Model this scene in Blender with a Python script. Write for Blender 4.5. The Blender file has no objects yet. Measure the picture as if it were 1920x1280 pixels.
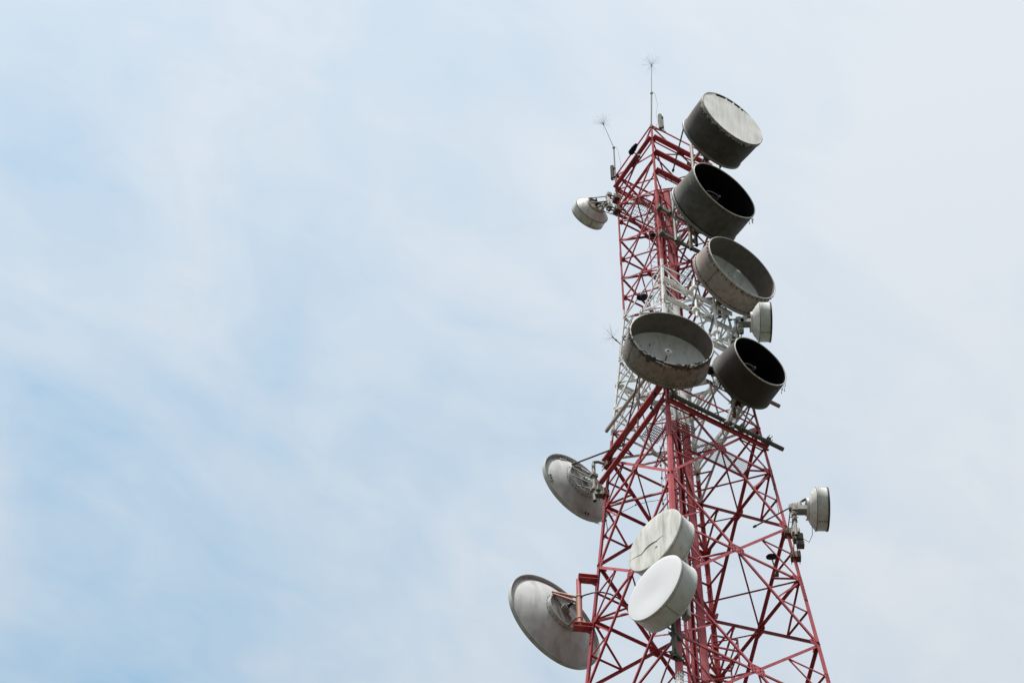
import bpy, math, random
from mathutils import Vector as V, Matrix
PI = math.pi
R = math.radians
rng = random.Random(7)
scn = bpy.context.scene
col = scn.collection

# ------------------------------------------------------------------ camera
ZC = 1.6                                   # eye height
CAM = V((-5.7618, -60.9376, ZC))
FPX, PITCH = 5859.736, R(56.3157)
FW = V((0, math.cos(PITCH), math.sin(PITCH)))
UP = V((0, -math.sin(PITCH), math.cos(PITCH)))
RT = V((1, 0, 0))
def at(u, v, depth):
    """point seen at photo pixel (u,v) that lies `depth` metres along the view axis"""
    return CAM + (FW + RT * ((u - 960) / FPX) - UP * ((v - 640) / FPX)) * depth
def pj(P):
    d = P - CAM
    z = d.dot(FW)
    return 960 + FPX * d.dot(RT) / z, 640 - FPX * d.dot(UP) / z
def depth_of(P):
    return (P - CAM).dot(FW)

# ------------------------------------------------------------------ tower geometry
A0 = R(-14.6245)
S0, TAPER, ZK = 2.6, 0.12888, 93.65 + ZC
def width(z): return S0 + TAPER * max(0.0, ZK - z)
def legdir(i):
    a = A0 + i * PI / 2
    return V((math.sin(a), -math.cos(a), 0))
def legp(i, z):
    p = legdir(i % 4) * (width(z) / math.sqrt(2))
    p.z = z
    return p
def legz(i, v):
    """height at which leg i crosses photo row v"""
    lo, hi = 20.0, 130.0
    for _ in range(50):
        m = (lo + hi) / 2
        if pj(legp(i, m))[1] > v: lo = m
        else: hi = m
    return (lo + hi) / 2
def atleg(i, u, v, dd=0.0):
    return at(u, v, depth_of(legp(i, legz(i, v))) + dd)
def facen(f):
    """outward normal of face f (between leg f and leg f+1)"""
    return (legdir(f) + legdir((f + 1) % 4)).normalized()

# ------------------------------------------------------------------ mesh builder
class MB:
    def __init__(s):
        s.v = []; s.f = []; s.m = []; s.sm = []
    def add(s, vs, fs, m=0, smooth=False):
        o = len(s.v)
        s.v += [V(x) for x in vs]
        for f in fs:
            s.f.append([i + o for i in f]); s.m.append(m); s.sm.append(smooth)
    def sweep(s, p, q, prof_p, prof_q, ex, ey, m=0, smooth=False):
        n = len(prof_p)
        vs = [p + ex * a + ey * b for a, b in prof_p] + [q + ex * a + ey * b for a, b in prof_q]
        fs = [[i, (i + 1) % n, n + (i + 1) % n, n + i] for i in range(n)]
        s.add(vs, fs, m, smooth)
        s.add(vs[:n], [list(range(n))[::-1]], m)
        s.add(vs[n:], [list(range(n))], m)
    def tube(s, p, q, r, m=0, n=8, r2=None):
        p, q = V(p), V(q)
        d = (q - p)
        if d.length < 1e-6: return
        d.normalize()
        ex = d.orthogonal().normalized(); ey = d.cross(ex)
        r2 = r if r2 is None else r2
        c = [(math.cos(2 * PI * k / n), math.sin(2 * PI * k / n)) for k in range(n)]
        s.sweep(p, q, [(a * r, b * r) for a, b in c], [(a * r2, b * r2) for a, b in c], ex, ey, m, True)
    def path(s, pts, r, m=0, n=6):
        pts = [V(p) for p in pts]
        rings = []
        up = V((0.13, 0.21, 0.97)).normalized()
        for i, p in enumerate(pts):
            d = (pts[min(i + 1, len(pts) - 1)] - pts[max(i - 1, 0)]).normalized()
            ex = d.cross(up)
            if ex.length < 0.05: ex = d.orthogonal()
            ex.normalize(); ey = d.cross(ex)
            rings.append([p + ex * math.cos(2 * PI * k / n) * r + ey * math.sin(2 * PI * k / n) * r for k in range(n)])
        vs = [x for rg in rings for x in rg]
        fs = []
        for i in range(len(pts) - 1):
            for k in range(n):
                fs.append([i * n + k, i * n + (k + 1) % n, (i + 1) * n + (k + 1) % n, (i + 1) * n + k])
        s.add(vs, fs, m, True)
        s.add(rings[0], [list(range(n))[::-1]], m); s.add(rings[-1], [list(range(n))], m)
    def box(s, c, ex, ey, ez, m=0, bev=0.0):
        """box of half-axes ex, ey, ez"""
        c, ex, ey, ez = V(c), V(ex), V(ey), V(ez)
        if bev <= 0:
            vs = [c + ex * a + ey * b + ez * d for d in (-1, 1) for b in (-1, 1) for a in (-1, 1)]
            s.add(vs, [[0, 2, 3, 1], [4, 5, 7, 6], [0, 1, 5, 4], [2, 6, 7, 3], [0, 4, 6, 2], [1, 3, 7, 5]], m)
            return
        a, b = ex.length, ey.length
        e1, e2 = ex.normalized(), ey.normalized()
        pr = [(-a, -b + bev), (-a + bev, -b), (a - bev, -b), (a, -b + bev), (a, b - bev), (a - bev, b), (-a + bev, b), (-a, b - bev)]
        s.sweep(c - ez, c + ez, pr, pr, e1, e2, m)
    def plate(s, pts, nrm, t, m=0):
        """flat polygon with thickness t along nrm"""
        n = len(pts)
        vs = [V(p) - nrm * t / 2 for p in pts] + [V(p) + nrm * t / 2 for p in pts]
        s.add(vs, [list(range(n))[::-1], [i + n for i in range(n)]] + [[i, (i + 1) % n, n + (i + 1) % n, n + i] for i in range(n)], m)
    def lathe(s, prof, M, m=0, seg=72, a0=0.0, a1=2 * PI, jit=None, closed=False, smooth=True, flip=False):
        """prof [(r, y)] turned round the local y axis, M local->world; jit(k, angle, r, y) -> (r, y)"""
        full = abs(a1 - a0 - 2 * PI) < 1e-6
        nseg = seg if full else seg + 1
        vs = []
        for k in range(nseg):
            a = a0 + (a1 - a0) * k / seg
            for j, (r, y) in enumerate(prof):
                if jit: r, y = jit(j, a, r, y)
                vs.append(M @ V((r * math.sin(a), y, r * math.cos(a))))
        n = len(prof); fs = []
        for k in range(seg):
            k2 = (k + 1) % nseg
            for j in range(n if closed else n - 1):
                j2 = (j + 1) % n
                f = [k * n + j, k * n + j2, k2 * n + j2, k2 * n + j]
                fs.append(f[::-1] if flip else f)
        s.add(vs, fs, m, smooth)
    def bolt(s, p, d, r=0.02, h=0.02, m=1):
        p, d = V(p), V(d).normalized()
        s.tube(p - d * 0.004, p + d * h, r, m, 6)
    def build(s, name, mats, parent=None):
        me = bpy.data.meshes.new(name)
        inv = pmat(parent).inverted() if parent else Matrix()
        me.from_pydata([inv @ x for x in s.v], [], s.f)
        for mm in (mats if isinstance(mats, (list, tuple)) else [mats]): me.materials.append(mm)
        me.polygons.foreach_set('material_index', s.m)
        me.polygons.foreach_set('use_smooth', s.sm)
        me.update()
        o = bpy.data.objects.new(name, me)
        col.objects.link(o)
        if parent: o.parent = parent
        return o
def pmat(o):
    M = Matrix.LocRotScale(o.location, o.rotation_euler, None)
    return pmat(o.parent) @ M if o.parent else M
def tag(o, label=None, cat=None, group=None, kind=None):
    if label: o['label'] = label
    if cat: o['category'] = cat
    if group: o['group'] = group
    if kind: o['kind'] = kind
    return o
def thing(name, label, cat, loc=(0, 0, 0), rot=(0, 0, 0), group=None):
    o = bpy.data.objects.new(name, None)
    o.empty_display_size = 0.3
    o.location = loc; o.rotation_euler = rot
    col.objects.link(o)
    return tag(o, label, cat, group)

# ------------------------------------------------------------------ materials
def newmat(name):
    m = bpy.data.materials.new(name); m.use_nodes = True
    nt = m.node_tree
    return m, nt, nt.nodes['Principled BSDF']
def rgb(c): return (c[0], c[1], c[2], 1.0)
def weathered(name, base, base2, dirt=None, dirt_amt=0.5, streak=(5, 5, 0.7), scale=1.0, rough=0.6, metal=0.0,
              rust=None, rust_lo=0.62, bump=0.15, obj_var=0.0, spec=0.4):
    m, nt, b = newmat(name)
    N, L = nt.nodes.new, nt.links.new
    tc = N('ShaderNodeTexCoord')
    n1 = N('ShaderNodeTexNoise'); n1.inputs['Scale'].default_value = 1.7 * scale; n1.inputs['Detail'].default_value = 6
    n1.inputs['Roughness'].default_value = 0.65
    L(tc.outputs['Object'], n1.inputs['Vector'])
    r1 = N('ShaderNodeValToRGB'); r1.color_ramp.elements[0].position = 0.35; r1.color_ramp.elements[1].position = 0.68
    L(n1.outputs['Fac'], r1.inputs['Fac'])
    mx = N('ShaderNodeMix'); mx.data_type = 'RGBA'
    mx.inputs['A'].default_value = rgb(base); mx.inputs['B'].default_value = rgb(base2)
    L(r1.outputs['Color'], mx.inputs['Factor'])
    out = mx.outputs['Result']
    if dirt:
        mp = N('ShaderNodeMapping'); mp.inputs['Scale'].default_value = streak
        L(tc.outputs['Object'], mp.inputs['Vector'])
        n2 = N('ShaderNodeTexNoise'); n2.inputs['Scale'].default_value = 1.0 * scale; n2.inputs['Detail'].default_value = 5
        n2.inputs['Roughness'].default_value = 0.6; n2.inputs['Distortion'].default_value = 0.25
        L(mp.outputs['Vector'], n2.inputs['Vector'])
        r2 = N('ShaderNodeValToRGB'); r2.color_ramp.elements[0].position = 0.45; r2.color_ramp.elements[1].position = 0.72
        r2.color_ramp.elements[1].color = (dirt_amt,) * 3 + (1,)
        L(n2.outputs['Fac'], r2.inputs['Fac'])
        m2 = N('ShaderNodeMix'); m2.data_type = 'RGBA'; m2.inputs['B'].default_value = rgb(dirt)
        L(r2.outputs['Color'], m2.inputs['Factor']); L(out, m2.inputs['A']); out = m2.outputs['Result']
    if rust:
        n3 = N('ShaderNodeTexNoise'); n3.inputs['Scale'].default_value = 5.5 * scale; n3.inputs['Detail'].default_value = 8
        n3.inputs['Roughness'].default_value = 0.7
        L(tc.outputs['Object'], n3.inputs['Vector'])
        r3 = N('ShaderNodeValToRGB'); r3.color_ramp.elements[0].position = rust_lo; r3.color_ramp.elements[1].position = rust_lo + 0.1
        L(n3.outputs['Fac'], r3.inputs['Fac'])
        m3 = N('ShaderNodeMix'); m3.data_type = 'RGBA'; m3.inputs['B'].default_value = rgb(rust)
        L(r3.outputs['Color'], m3.inputs['Factor']); L(out, m3.inputs['A']); out = m3.outputs['Result']
    if obj_var:
        oi = N('ShaderNodeObjectInfo')
        ma = N('ShaderNodeMapRange'); ma.inputs['To Min'].default_value = 1 - obj_var; ma.inputs['To Max'].default_value = 1 + obj_var
        L(oi.outputs['Random'], ma.inputs['Value'])
        hs = N('ShaderNodeHueSaturation'); L(ma.outputs['Result'], hs.inputs['Value']); L(out, hs.inputs['Color']); out = hs.outputs['Color']
    L(out, b.inputs['Base Color'])
    b.inputs['Roughness'].default_value = rough
    b.inputs['Metallic'].default_value = metal
    b.inputs['Specular IOR Level'].default_value = spec
    if bump:
        bp = N('ShaderNodeBump'); bp.inputs['Strength'].default_value = bump; bp.inputs['Distance'].default_value = 0.02
        n4 = N('ShaderNodeTexNoise'); n4.inputs['Scale'].default_value = 9 * scale; n4.inputs['Detail'].default_value = 4
        L(tc.outputs['Object'], n4.inputs['Vector']); L(n4.outputs['Fac'], bp.inputs['Height'])
        L(bp.outputs['Normal'], b.inputs['Normal'])
    return m
MT = {}
MT['red'] = weathered('red_paint', (0.40, 0.046, 0.064), (0.49, 0.090, 0.104), (0.14, 0.03, 0.035), 0.5, (3, 3, 1.1), 1.4, 0.62, rust=(0.15, 0.045, 0.03), rust_lo=0.70, obj_var=0.14, bump=0.08)
MT['white'] = weathered('white_paint', (0.81, 0.82, 0.82), (0.70, 0.705, 0.69), (0.26, 0.22, 0.18), 0.45, (3, 3, 1.0), 1.6, 0.6, rust=(0.17, 0.08, 0.05), rust_lo=0.70, obj_var=0.12, bump=0.08)
MT['bolt'] = weathered('dark_bolt', (0.08, 0.025, 0.025), (0.05, 0.02, 0.02), rough=0.6, bump=0)
MT['galv'] = weathered('galvanised_steel', (0.27, 0.27, 0.255), (0.19, 0.19, 0.175), (0.10, 0.09, 0.07), 0.6, (4, 4, 1.5), 1.5, 0.65, metal=0.08, rust=(0.17, 0.08, 0.04), rust_lo=0.72)
MT['galvdark'] = weathered('dirty_steel', (0.15, 0.155, 0.125), (0.10, 0.10, 0.085), (0.05, 0.045, 0.035), 0.6, (4, 4, 1.5), 1.5, 0.7, metal=0.05, rust=(0.12, 0.06, 0.03), rust_lo=0.68)
MT['tan'] = weathered('tan_painted_steel', (0.36, 0.32, 0.27), (0.27, 0.22, 0.18), (0.15, 0.10, 0.08), 0.5, (4, 4, 1.5), 1.5, 0.6)
MT['rustpipe'] = weathered('rusty_orange_pipe', (0.40, 0.19, 0.13), (0.34, 0.13, 0.10), (0.16, 0.07, 0.04), 0.6, (4, 4, 1.5), 1.5, 0.6)
MT['rusty'] = weathered('rusty_clamp', (0.14, 0.05, 0.03), (0.08, 0.045, 0.035), rough=0.7)
MT['black'] = weathered('black_plastic', (0.014, 0.014, 0.016), (0.022, 0.022, 0.024), rough=0.75, bump=0, spec=0.15)
MT['cable'] = weathered('black_cable', (0.022, 0.022, 0.024), (0.03, 0.03, 0.03), rough=0.5, bump=0)
MT['teal'] = weathered('teal_cable', (0.10, 0.26, 0.26), (0.06, 0.18, 0.19), rough=0.5, bump=0)
MT['spike'] = weathered('grey_spike_wire', (0.035, 0.035, 0.04), (0.025, 0.025, 0.03), rough=0.6, metal=0.0, bump=0)
MT['mesh'] = weathered('grating_steel', (0.42, 0.46, 0.50), (0.34, 0.37, 0.40), rough=0.5, metal=0.4, bump=0)
MT['meshred'] = weathered('rusty_grating', (0.19, 0.10, 0.08), (0.14, 0.07, 0.06), rough=0.6, bump=0)
MT['panel'] = weathered('grey_antenna_cover', (0.36, 0.36, 0.34), (0.30, 0.30, 0.29), (0.1, 0.1, 0.09), 0.5, rough=0.5)
MT['redlens'] = weathered('red_lens', (0.18, 0.01, 0.01), (0.12, 0.01, 0.01), rough=0.2, bump=0)
# dishes
MT['drum1'] = weathered('grey_brown_drum', (0.095, 0.088, 0.083), (0.055, 0.05, 0.048), (0.05, 0.035, 0.03), 0.85, (4, 4, 0.8), 1.0, 0.7, rust=(0.22, 0.20, 0.185), rust_lo=0.65)
MT['drum2'] = weathered('dark_olive_drum', (0.12, 0.115, 0.10), (0.065, 0.063, 0.055), (0.04, 0.036, 0.03), 0.85, (4, 4, 0.6), 1.0, 0.65, rust=(0.26, 0.255, 0.225), rust_lo=0.62)
MT['drum3'] = weathered('grey_taupe_drum', (0.34, 0.29, 0.255), (0.27, 0.225, 0.195), (0.15, 0.115, 0.095), 0.75, (4.5, 4.5, 0.6), 1.2, 0.65, rust=(0.13, 0.065, 0.045), rust_lo=0.66)
MT['drum4'] = weathered('taupe_drum_pale', (0.33, 0.285, 0.25), (0.255, 0.215, 0.185), (0.15, 0.11, 0.09), 0.8, (4.5, 4.5, 0.6), 1.2, 0.65, rust=(0.13, 0.07, 0.05), rust_lo=0.65)
MT['drum5'] = weathered('dark_brown_drum', (0.06, 0.05, 0.04), (0.032, 0.027, 0.022), (0.035, 0.03, 0.025), 0.85, (4, 4, 0.8), 1.0, 0.7)
MT['inner'] = weathered('shroud_inside', (0.19, 0.165, 0.15), (0.145, 0.125, 0.112), (0.10, 0.075, 0.065), 0.6, (3, 3, 1.2), 1.2, 0.8)
MT['absorb'] = weathered('black_absorber', (0.006, 0.006, 0.007), (0.009, 0.009, 0.010), rough=0.9, bump=0.3, spec=0.1)
MT['bowl'] = weathered('pale_reflector', (0.79, 0.825, 0.86), (0.73, 0.765, 0.80), (0.25, 0.25, 0.24), 0.4, (4, 4, 1.0), 1.0, 0.55)
MT['rim'] = weathered('rim_edge', (0.60, 0.58, 0.54), (0.46, 0.44, 0.41), (0.18, 0.16, 0.14), 0.6, (3, 3, 3), 2.0, 0.5)
MT['ragged'] = weathered('torn_edge_strip', (0.50, 0.48, 0.44), (0.20, 0.18, 0.155), (0.05, 0.045, 0.04), 0.8, (7, 7, 7), 2.0, 0.8)
MT['raggeddark'] = weathered('charred_edge', (0.06, 0.052, 0.045), (0.11, 0.10, 0.085), (0.03, 0.028, 0.025), 0.8, (7, 7, 7), 2.0, 0.9)
MT['radome'] = weathered('offwhite_radome', (0.86, 0.855, 0.82), (0.80, 0.79, 0.75), (0.40, 0.385, 0.35), 0.4, (5, 5, 0.6), 1.0, 0.7, bump=0.05)
MT['dirtyradome'] = weathered('stained_radome', (0.73, 0.735, 0.715), (0.61, 0.615, 0.575), (0.22, 0.215, 0.15), 0.7, (3.6, 3.6, 0.5), 1.0, 0.7, bump=0.05)
MT['cleanradome'] = weathered('clean_white_radome', (0.73, 0.74, 0.76), (0.70, 0.71, 0.73), rough=0.55, bump=0.0)
MT['whitedrum'] = weathered('white_drum', (0.72, 0.725, 0.71), (0.64, 0.645, 0.63), (0.28, 0.27, 0.22), 0.5, (4, 4, 0.9), 1.2, 0.5)
MT['whiteclean'] = weathered('white_clean_drum', (0.62, 0.64, 0.63), (0.57, 0.59, 0.58), (0.35, 0.35, 0.33), 0.35, (4, 4, 0.9), 1.2, 0.5)
MT['dishback'] = weathered('pale_dish_back', (0.55, 0.56, 0.555), (0.46, 0.47, 0.47), (0.20, 0.20, 0.185), 0.55, (3.5, 3.5, 0.8), 1.0, 0.5)
MT['feedgrey'] = weathered('grey_feed_tube', (0.20, 0.20, 0.20), (0.14, 0.14, 0.14), rough=0.4, metal=.3, bump=0)
MT['backrim'] = weathered('grey_back_band', (0.26, 0.265, 0.26), (0.19, 0.19, 0.185), (0.09, 0.085, 0.08), .6, (3, 3, 1), 1.5, .5)
MT['rustrun'] = weathered('rust_run', (0.10, 0.06, 0.045), (0.05, 0.038, 0.032), rough=.85, bump=0)
MT['disc'] = weathered('hub_disc', (0.30, 0.30, 0.29), (0.24, 0.24, 0.235), (0.14, 0.13, 0.12), 0.5, (4, 4, 1.0), 1.5, 0.45)
MT['seam'] = weathered('dark_seam', (0.055, 0.045, 0.038), (0.035, 0.03, 0.026), rough=0.8, bump=0)
MT['hubbeige'] = weathered('beige_hub_plate', (0.52, 0.45, 0.40), (0.40, 0.33, 0.28), (0.2, 0.15, 0.12), .5, (4, 4, 2), 2.0, .7)
MT['seam2'] = weathered('pale_seam', (0.22, 0.21, 0.19), (0.13, 0.12, 0.11), rough=0.8, bump=0)
MT['crack'] = weathered('crack_dark', (0.03, 0.028, 0.025), (0.02, 0.02, 0.018), rough=0.9, bump=0)
RW = [MT['red'], MT['bolt'], MT['white']]

# ------------------------------------------------------------------ the tower
Z_RED, Z_WHITE = 86.4 + ZC, 94.1 + ZC       # white band between these heights
Z_LOW = 68.15 + ZC
def paint(z): return 2 if Z_RED < z < Z_WHITE or 60 < z < Z_LOW else 0
LV = [h + ZC for h in (103.62, 101.48, 98.83, 96.2, 93.65, 90.9, 88.1, 85.22, 79.56, 73.55, 67.1)]
BASE = [h + ZC for h in (67.1, 60.0, 52.3, 44.0, 35.0, 25.0, 13.5, -ZC)]
tower = thing('lattice_tower', 'tall red lattice telecom tower with a white painted band, carrying many dishes', 'tower')

def legw(z):   # flange width of the leg angle
    t = min(1.0, max(0.0, (105.0 - z) / 40.0))
    return 0.065 + 0.12 * t ** 1.3
def angle_bar(mb, p, q, w, nin, off, m, t=0.01, flip=1):
    """rolled steel angle from p to q, one flange in the face, one pointing inward; off = distance behind the face"""
    d = (q - p).normalized()
    ey = nin - d * nin.dot(d); ey.normalize()
    ex = d.cross(ey) * flip
    if ex.z < 0: ex = -ex
    o = nin * off
    pr = [(-w / 2, 0), (w / 2, 0), (w / 2, w), (w / 2 - t, w), (w / 2 - t, t), (-w / 2, t)]
    mb.sweep(p + o, q + o, pr, pr, ex, ey, m)
legmb = []
for i in range(4):
    d0 = (legdir((i + 1) % 4) - legdir(i)).normalized()
    d1 = (legdir((i + 3) % 4) - legdir(i)).normalized()
    mb = MB()
    zs = sorted(set(LV + BASE + [Z_RED, Z_WHITE, Z_LOW, LV[0] + 0.12]), reverse=True)
    for k in range(len(zs) - 1):
        za, zb = zs[k], zs[k + 1]
        wa, wb = legw(za), legw(zb)
        t = 0.016
        def prof(w): return [(0, 0), (w, 0), (w, t), (t, t), (t, w), (0, w)]
        mb.sweep(legp(i, zb), legp(i, za), prof(wb), prof(wa), d0, d1, paint((za + zb) / 2))
    # bolted splice plates
    for zc, hl in ((82.6 + ZC, 0.75), (76.3 + ZC, 0.6), (71.2 + ZC, 0.9), (86.9 + ZC, 0.7), (91.6 + ZC, 0.5), (97.6 + ZC, 0.4), (67.9 + ZC, 0.7)):
        w = legw(zc)
        mm = paint(zc)
        a, b = legp(i, zc - hl), legp(i, zc + hl)
        ax = (b - a).normalized()
        for dd, oo in ((d0, d1), (d1, d0)):
            c = (a + b) / 2 + dd * (w * 0.52) - oo * 0.008
            mb.box(c, dd * (w * 0.44), ax * hl, oo * 0.007, mm)
            nb = int(hl * 2 / 0.16)
            for s in range(nb + 1):
                for e in ((0.28, 0.78) if w > 0.12 else (0.55,)):
                    p = a + ax * (hl * 2 * (s + 0.0) / nb * 0.94 + hl * 0.06) + dd * (w * (0.08 + e * 0.88)) - oo * 0.015
                    mb.bolt(p, -oo, 0.017 if w > .12 else 0.013, 0.016)
    # step bolts up one edge of the leg
    if i == 2:
        z = 68 + ZC
        while z < 103 + ZC:
            p = legp(i, z) + d0 * legw(z) * 0.4
            mb.tube(p, p - d1 * 0.16, 0.008, paint(z), 5)
            z += 0.42
    legmb.append(mb)

dNRp = (legdir(1) - legdir(0)).normalized()
def lerp(a, b, t): return a + (b - a) * t
stuff_sec = MB(); lowf = MB()
def face_panel(f, zt, zb, sec, low=False):
    i, j = f, (f + 1) % 4
    nin = -facen(f)
    Ti, Tj, Bi, Bj = legp(i, zt), legp(j, zt), legp(i, zb), legp(j, zb)
    # slope of the face tilts the inward normal slightly: use the true face plane
    n2 = (Tj - Ti).cross(Bi - Ti).normalized()
    if n2.dot(nin) < 0: n2 = -n2
    wt, wb = (Tj - Ti).length, (Bj - Bi).length
    tx = wt / (wt + wb)
    X = lerp(Ti, Bj, tx)
    zm = X.z
    h = zt - zb
    big = min(1.0, max(0.0, (h - 2.6) / 3.5))
    wd = 0.062 + 0.034 * big
    ins = 0.0
    def mk(name, p, q, w, off, zc=None):
        m = paint(zc if zc is not None else (p.z + q.z) / 2)
        if low:
            angle_bar(lowf, p, q, w, n2, off, m); return
        mb = MB()
        angle_bar(mb, p, q, w, n2, off, m)
        mb.build(name, RW, tower)
    mk('diagonal_brace', Ti, Bj, wd, 0.018)
    mk('diagonal_brace', Tj, Bi, wd, 0.030)
    Mi, Mj = legp(i, zm), legp(j, zm)
    mk('horizontal_strut', Mi, Mj, wd * 0.9, 0.044)
    # secondary members: half-way along each half diagonal back to the leg
    ws = 0.042 + 0.012 * big
    if sec:
        for (C, leg, Z) in ((Ti, i, zt), (Tj, j, zt), (Bi, i, zb), (Bj, j, zb)):
            P = lerp(X, C, 0.5)
            for q in (legp(leg, zm), legp(leg, P.z)):
                if low: angle_bar(lowf, P, q, ws, n2, 0.056, 0)
                elif sec == 2:
                    mb = MB(); angle_bar(mb, P, q, ws, n2, 0.056 + rng.random() * 0.004, paint(P.z))
                    if rng.random() < 0.8: mb.bolt(lerp(P, q, 0.05) + n2 * 0.05, -n2, 0.02, 0.025)
                    mb.build('secondary_brace', RW, tower)
                else: angle_bar(stuff_sec, P, q, ws, n2, 0.056 + rng.random() * 0.004, paint(P.z))
    if low: return
    # gusset plate at the crossing
    mb = MB()
    g = 0.13 + 0.13 * big
    ex = (Tj - Ti).normalized(); ey = n2.cross(ex)
    c = X + n2 * 0.012
    mb.plate([c + ex * a * g + ey * b * g for a, b in ((-1, -.45), (-.5, -.85), (.5, -.85), (1, -.45), (1, .45), (.5, .85), (-.5, .85), (-1, .45))], n2, 0.009, paint(zm))
    for a, b in ((-.75, -.3), (-.75, .3), (.75, -.3), (.75, .3), (-.4, -.6), (.4, -.6), (-.4, .6), (.4, .6), (-.35, 0), (.35, 0)):
        mb.bolt(c + ex * a * g + ey * b * g - n2 * 0.004, -n2, 0.016 + .006 * big, 0.018)
    mb.build('gusset_plate', RW, tower)
    # smaller gussets welded to the legs
    for leg, sgn in ((i, 1), (j, -1)):
        mb = legmb[leg]
        for z in ((zb, zm) if zb > LV[-1] - 0.01 else (zm,)):
            c = legp(leg, z) + n2 * 0.022 + ex * sgn * (legw(z) * 0.6 + g * .4)
            a2, b2 = g * 0.75, g * 0.6
            ux = ex * sgn
            mb.plate([c - ux * a2 * .6 - ey * b2, c + ux * a2 * .5 - ey * b2 * .9, c + ux * a2, c + ux * a2 * .5 + ey * b2 * .9, c - ux * a2 * .6 + ey * b2], n2, 0.008, paint(z))
            for a in (-.25, .3):
                for b in (-.45, .45): mb.bolt(c + ux * a2 * a + ey * b2 * b - n2 * .004, -n2, 0.014 + .005 * big, 0.016)
for k in range(len(LV) - 1):
    for f in range(4):
        face_panel(f, LV[k], LV[k + 1], 2 if k >= 7 else (1 if k >= 4 else 0))
for k in range(len(BASE) - 1):
    for f in range(4):
        face_panel(f, BASE[k], BASE[k + 1], 1, True)
for mb in legmb: mb.build('leg', RW, tower)
tag(stuff_sec.build('secondary_bracing', RW, tower), kind='stuff')
lowf.build('lower_framework', RW, tower)

# horizontal ring members at some node levels, and deep support channels
def channel(mb, p, q, dep, nout, m, wid=0.07, t=0.012):
    d = (q - p).normalized()
    ey = (nout - d * nout.dot(d)).normalized(); ez = d.cross(ey)
    if ez.z < 0: ez = -ez
    pr = [(-dep / 2, 0), (dep / 2, 0), (dep / 2, wid), (dep / 2 - t, wid), (dep / 2 - t, t), (-dep / 2 + t, t), (-dep / 2 + t, wid), (-dep / 2, wid)]
    mb.sweep(p, q, pr, pr, ez, ey, m)
def ring(f, z, dep=None, ext0=0.0, ext1=0.0, off=0.02, name='ring_beam', m=None, wid=.09, flat=None):
    i, j = f, (f + 1) % 4
    p, q = legp(i, z), legp(j, z)
    d = (q - p).normalized(); n = facen(f)
    p = p - d * ext0 + n * off; q = q + d * ext1 + n * off
    mb = MB()
    mm = paint(z) if m is None else m
    if flat:
        pr = [(-flat / 2, 0), (flat / 2, 0), (flat / 2, dep), (flat / 2 - .012, dep), (flat / 2 - .012, .012), (-flat / 2 + .012, .012), (-flat / 2 + .012, dep), (-flat / 2, dep)]
        e = (q - p).normalized()
        mb.sweep(p, q, pr, pr, n, e.cross(n) if e.cross(n).z > 0 else n.cross(e), mm)
    elif dep: channel(mb, p, q, dep, n, mm, wid)
    else: angle_bar(mb, p, q, 0.06, -n, 0.0, mm)
    return mb.build(name, RW, tower)
for f in range(4):
    ring(f, 103.58 + ZC); ring(f, 93.6 + ZC); ring(f, 85.22 + ZC, off=0.022)
ring(0, 102.6 + ZC, 0.07, flat=.19, off=.08); ring(0, 101.5 + ZC, 0.07, flat=.2, off=.08); ring(0, 100.15 + ZC, 0.07, flat=.2, off=.08)
ring(3, 102.65 + ZC, 0.07, flat=.16, off=.06); ring(3, 101.2 + ZC, 0.10, off=-.1); ring(1, 102.7 + ZC, 0.15); ring(2, 102.68 + ZC, 0.15)
ring(2, 100.9 + ZC, 0.12); ring(1, 100.9 + ZC, .12)
ring(3, 85.2 + ZC, 0.08, 0.16, 0.0, 0.11, flat=.165); ring(3, 84.05 + ZC, 0.08, .18, 0.0, 0.11, flat=.165)
ring(0, 83.95 + ZC, 0.19, -.02, 0.05, 0.03)
ring(0, 91.15 + ZC, 0.20, 0, 0.1, 0.03); ring(0, 92.4 + ZC, 0.16, 0, 0.1, 0.03); ring(0, 89.5 + ZC, 0.2, 0, 0.1, 0.03)
ring(0, 87.6 + ZC, 0.17, 0, 0.1, 0.03)
ring(1, 90.2 + ZC, 0.15); ring(1, 87.4 + ZC, 0.15); ring(2, 89.6 + ZC, .12)

for tt, z0, z1 in ((.42, 90.6, 92.9), (.66, 89.6, 92.2), (.9, 88.6, 91.4), (.78, 88.2, 90.4)):
    mb = MB()
    p = legp(0, z0 + ZC) * (1 - tt) + legp(1, z0 + ZC) * tt + facen(0) * .2
    mb.tube(p, p + V((0, 0, z1 - z0)), .05, 2, 10)
    for zz in (.2, .8):
        c = p + V((0, 0, (z1 - z0) * zz)); mb.box(c - facen(0) * .05, dNRp * .11, facen(0) * .12, V((0, 0, .05)), 2, .02)
    mb.build('stub_post', RW, tower)
for k, (ta, za, tb, zb) in enumerate(((.2, 92.3, .75, 91.0), (.5, 90.9, .95, 92.2), (.55, 89.4, 1.0, 90.6), (.62, 88.4, .98, 89.5))):
    pa = legp(0, za + ZC) * (1 - ta) + legp(1, za + ZC) * ta + facen(0) * .1; pb = legp(0, zb + ZC) * (1 - tb) + legp(1, zb + ZC) * tb + facen(0) * .12
    mb = MB(); mb.tube(pa, pb, .03, 2, 8); mb.build('stub_brace', RW, tower)
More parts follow.
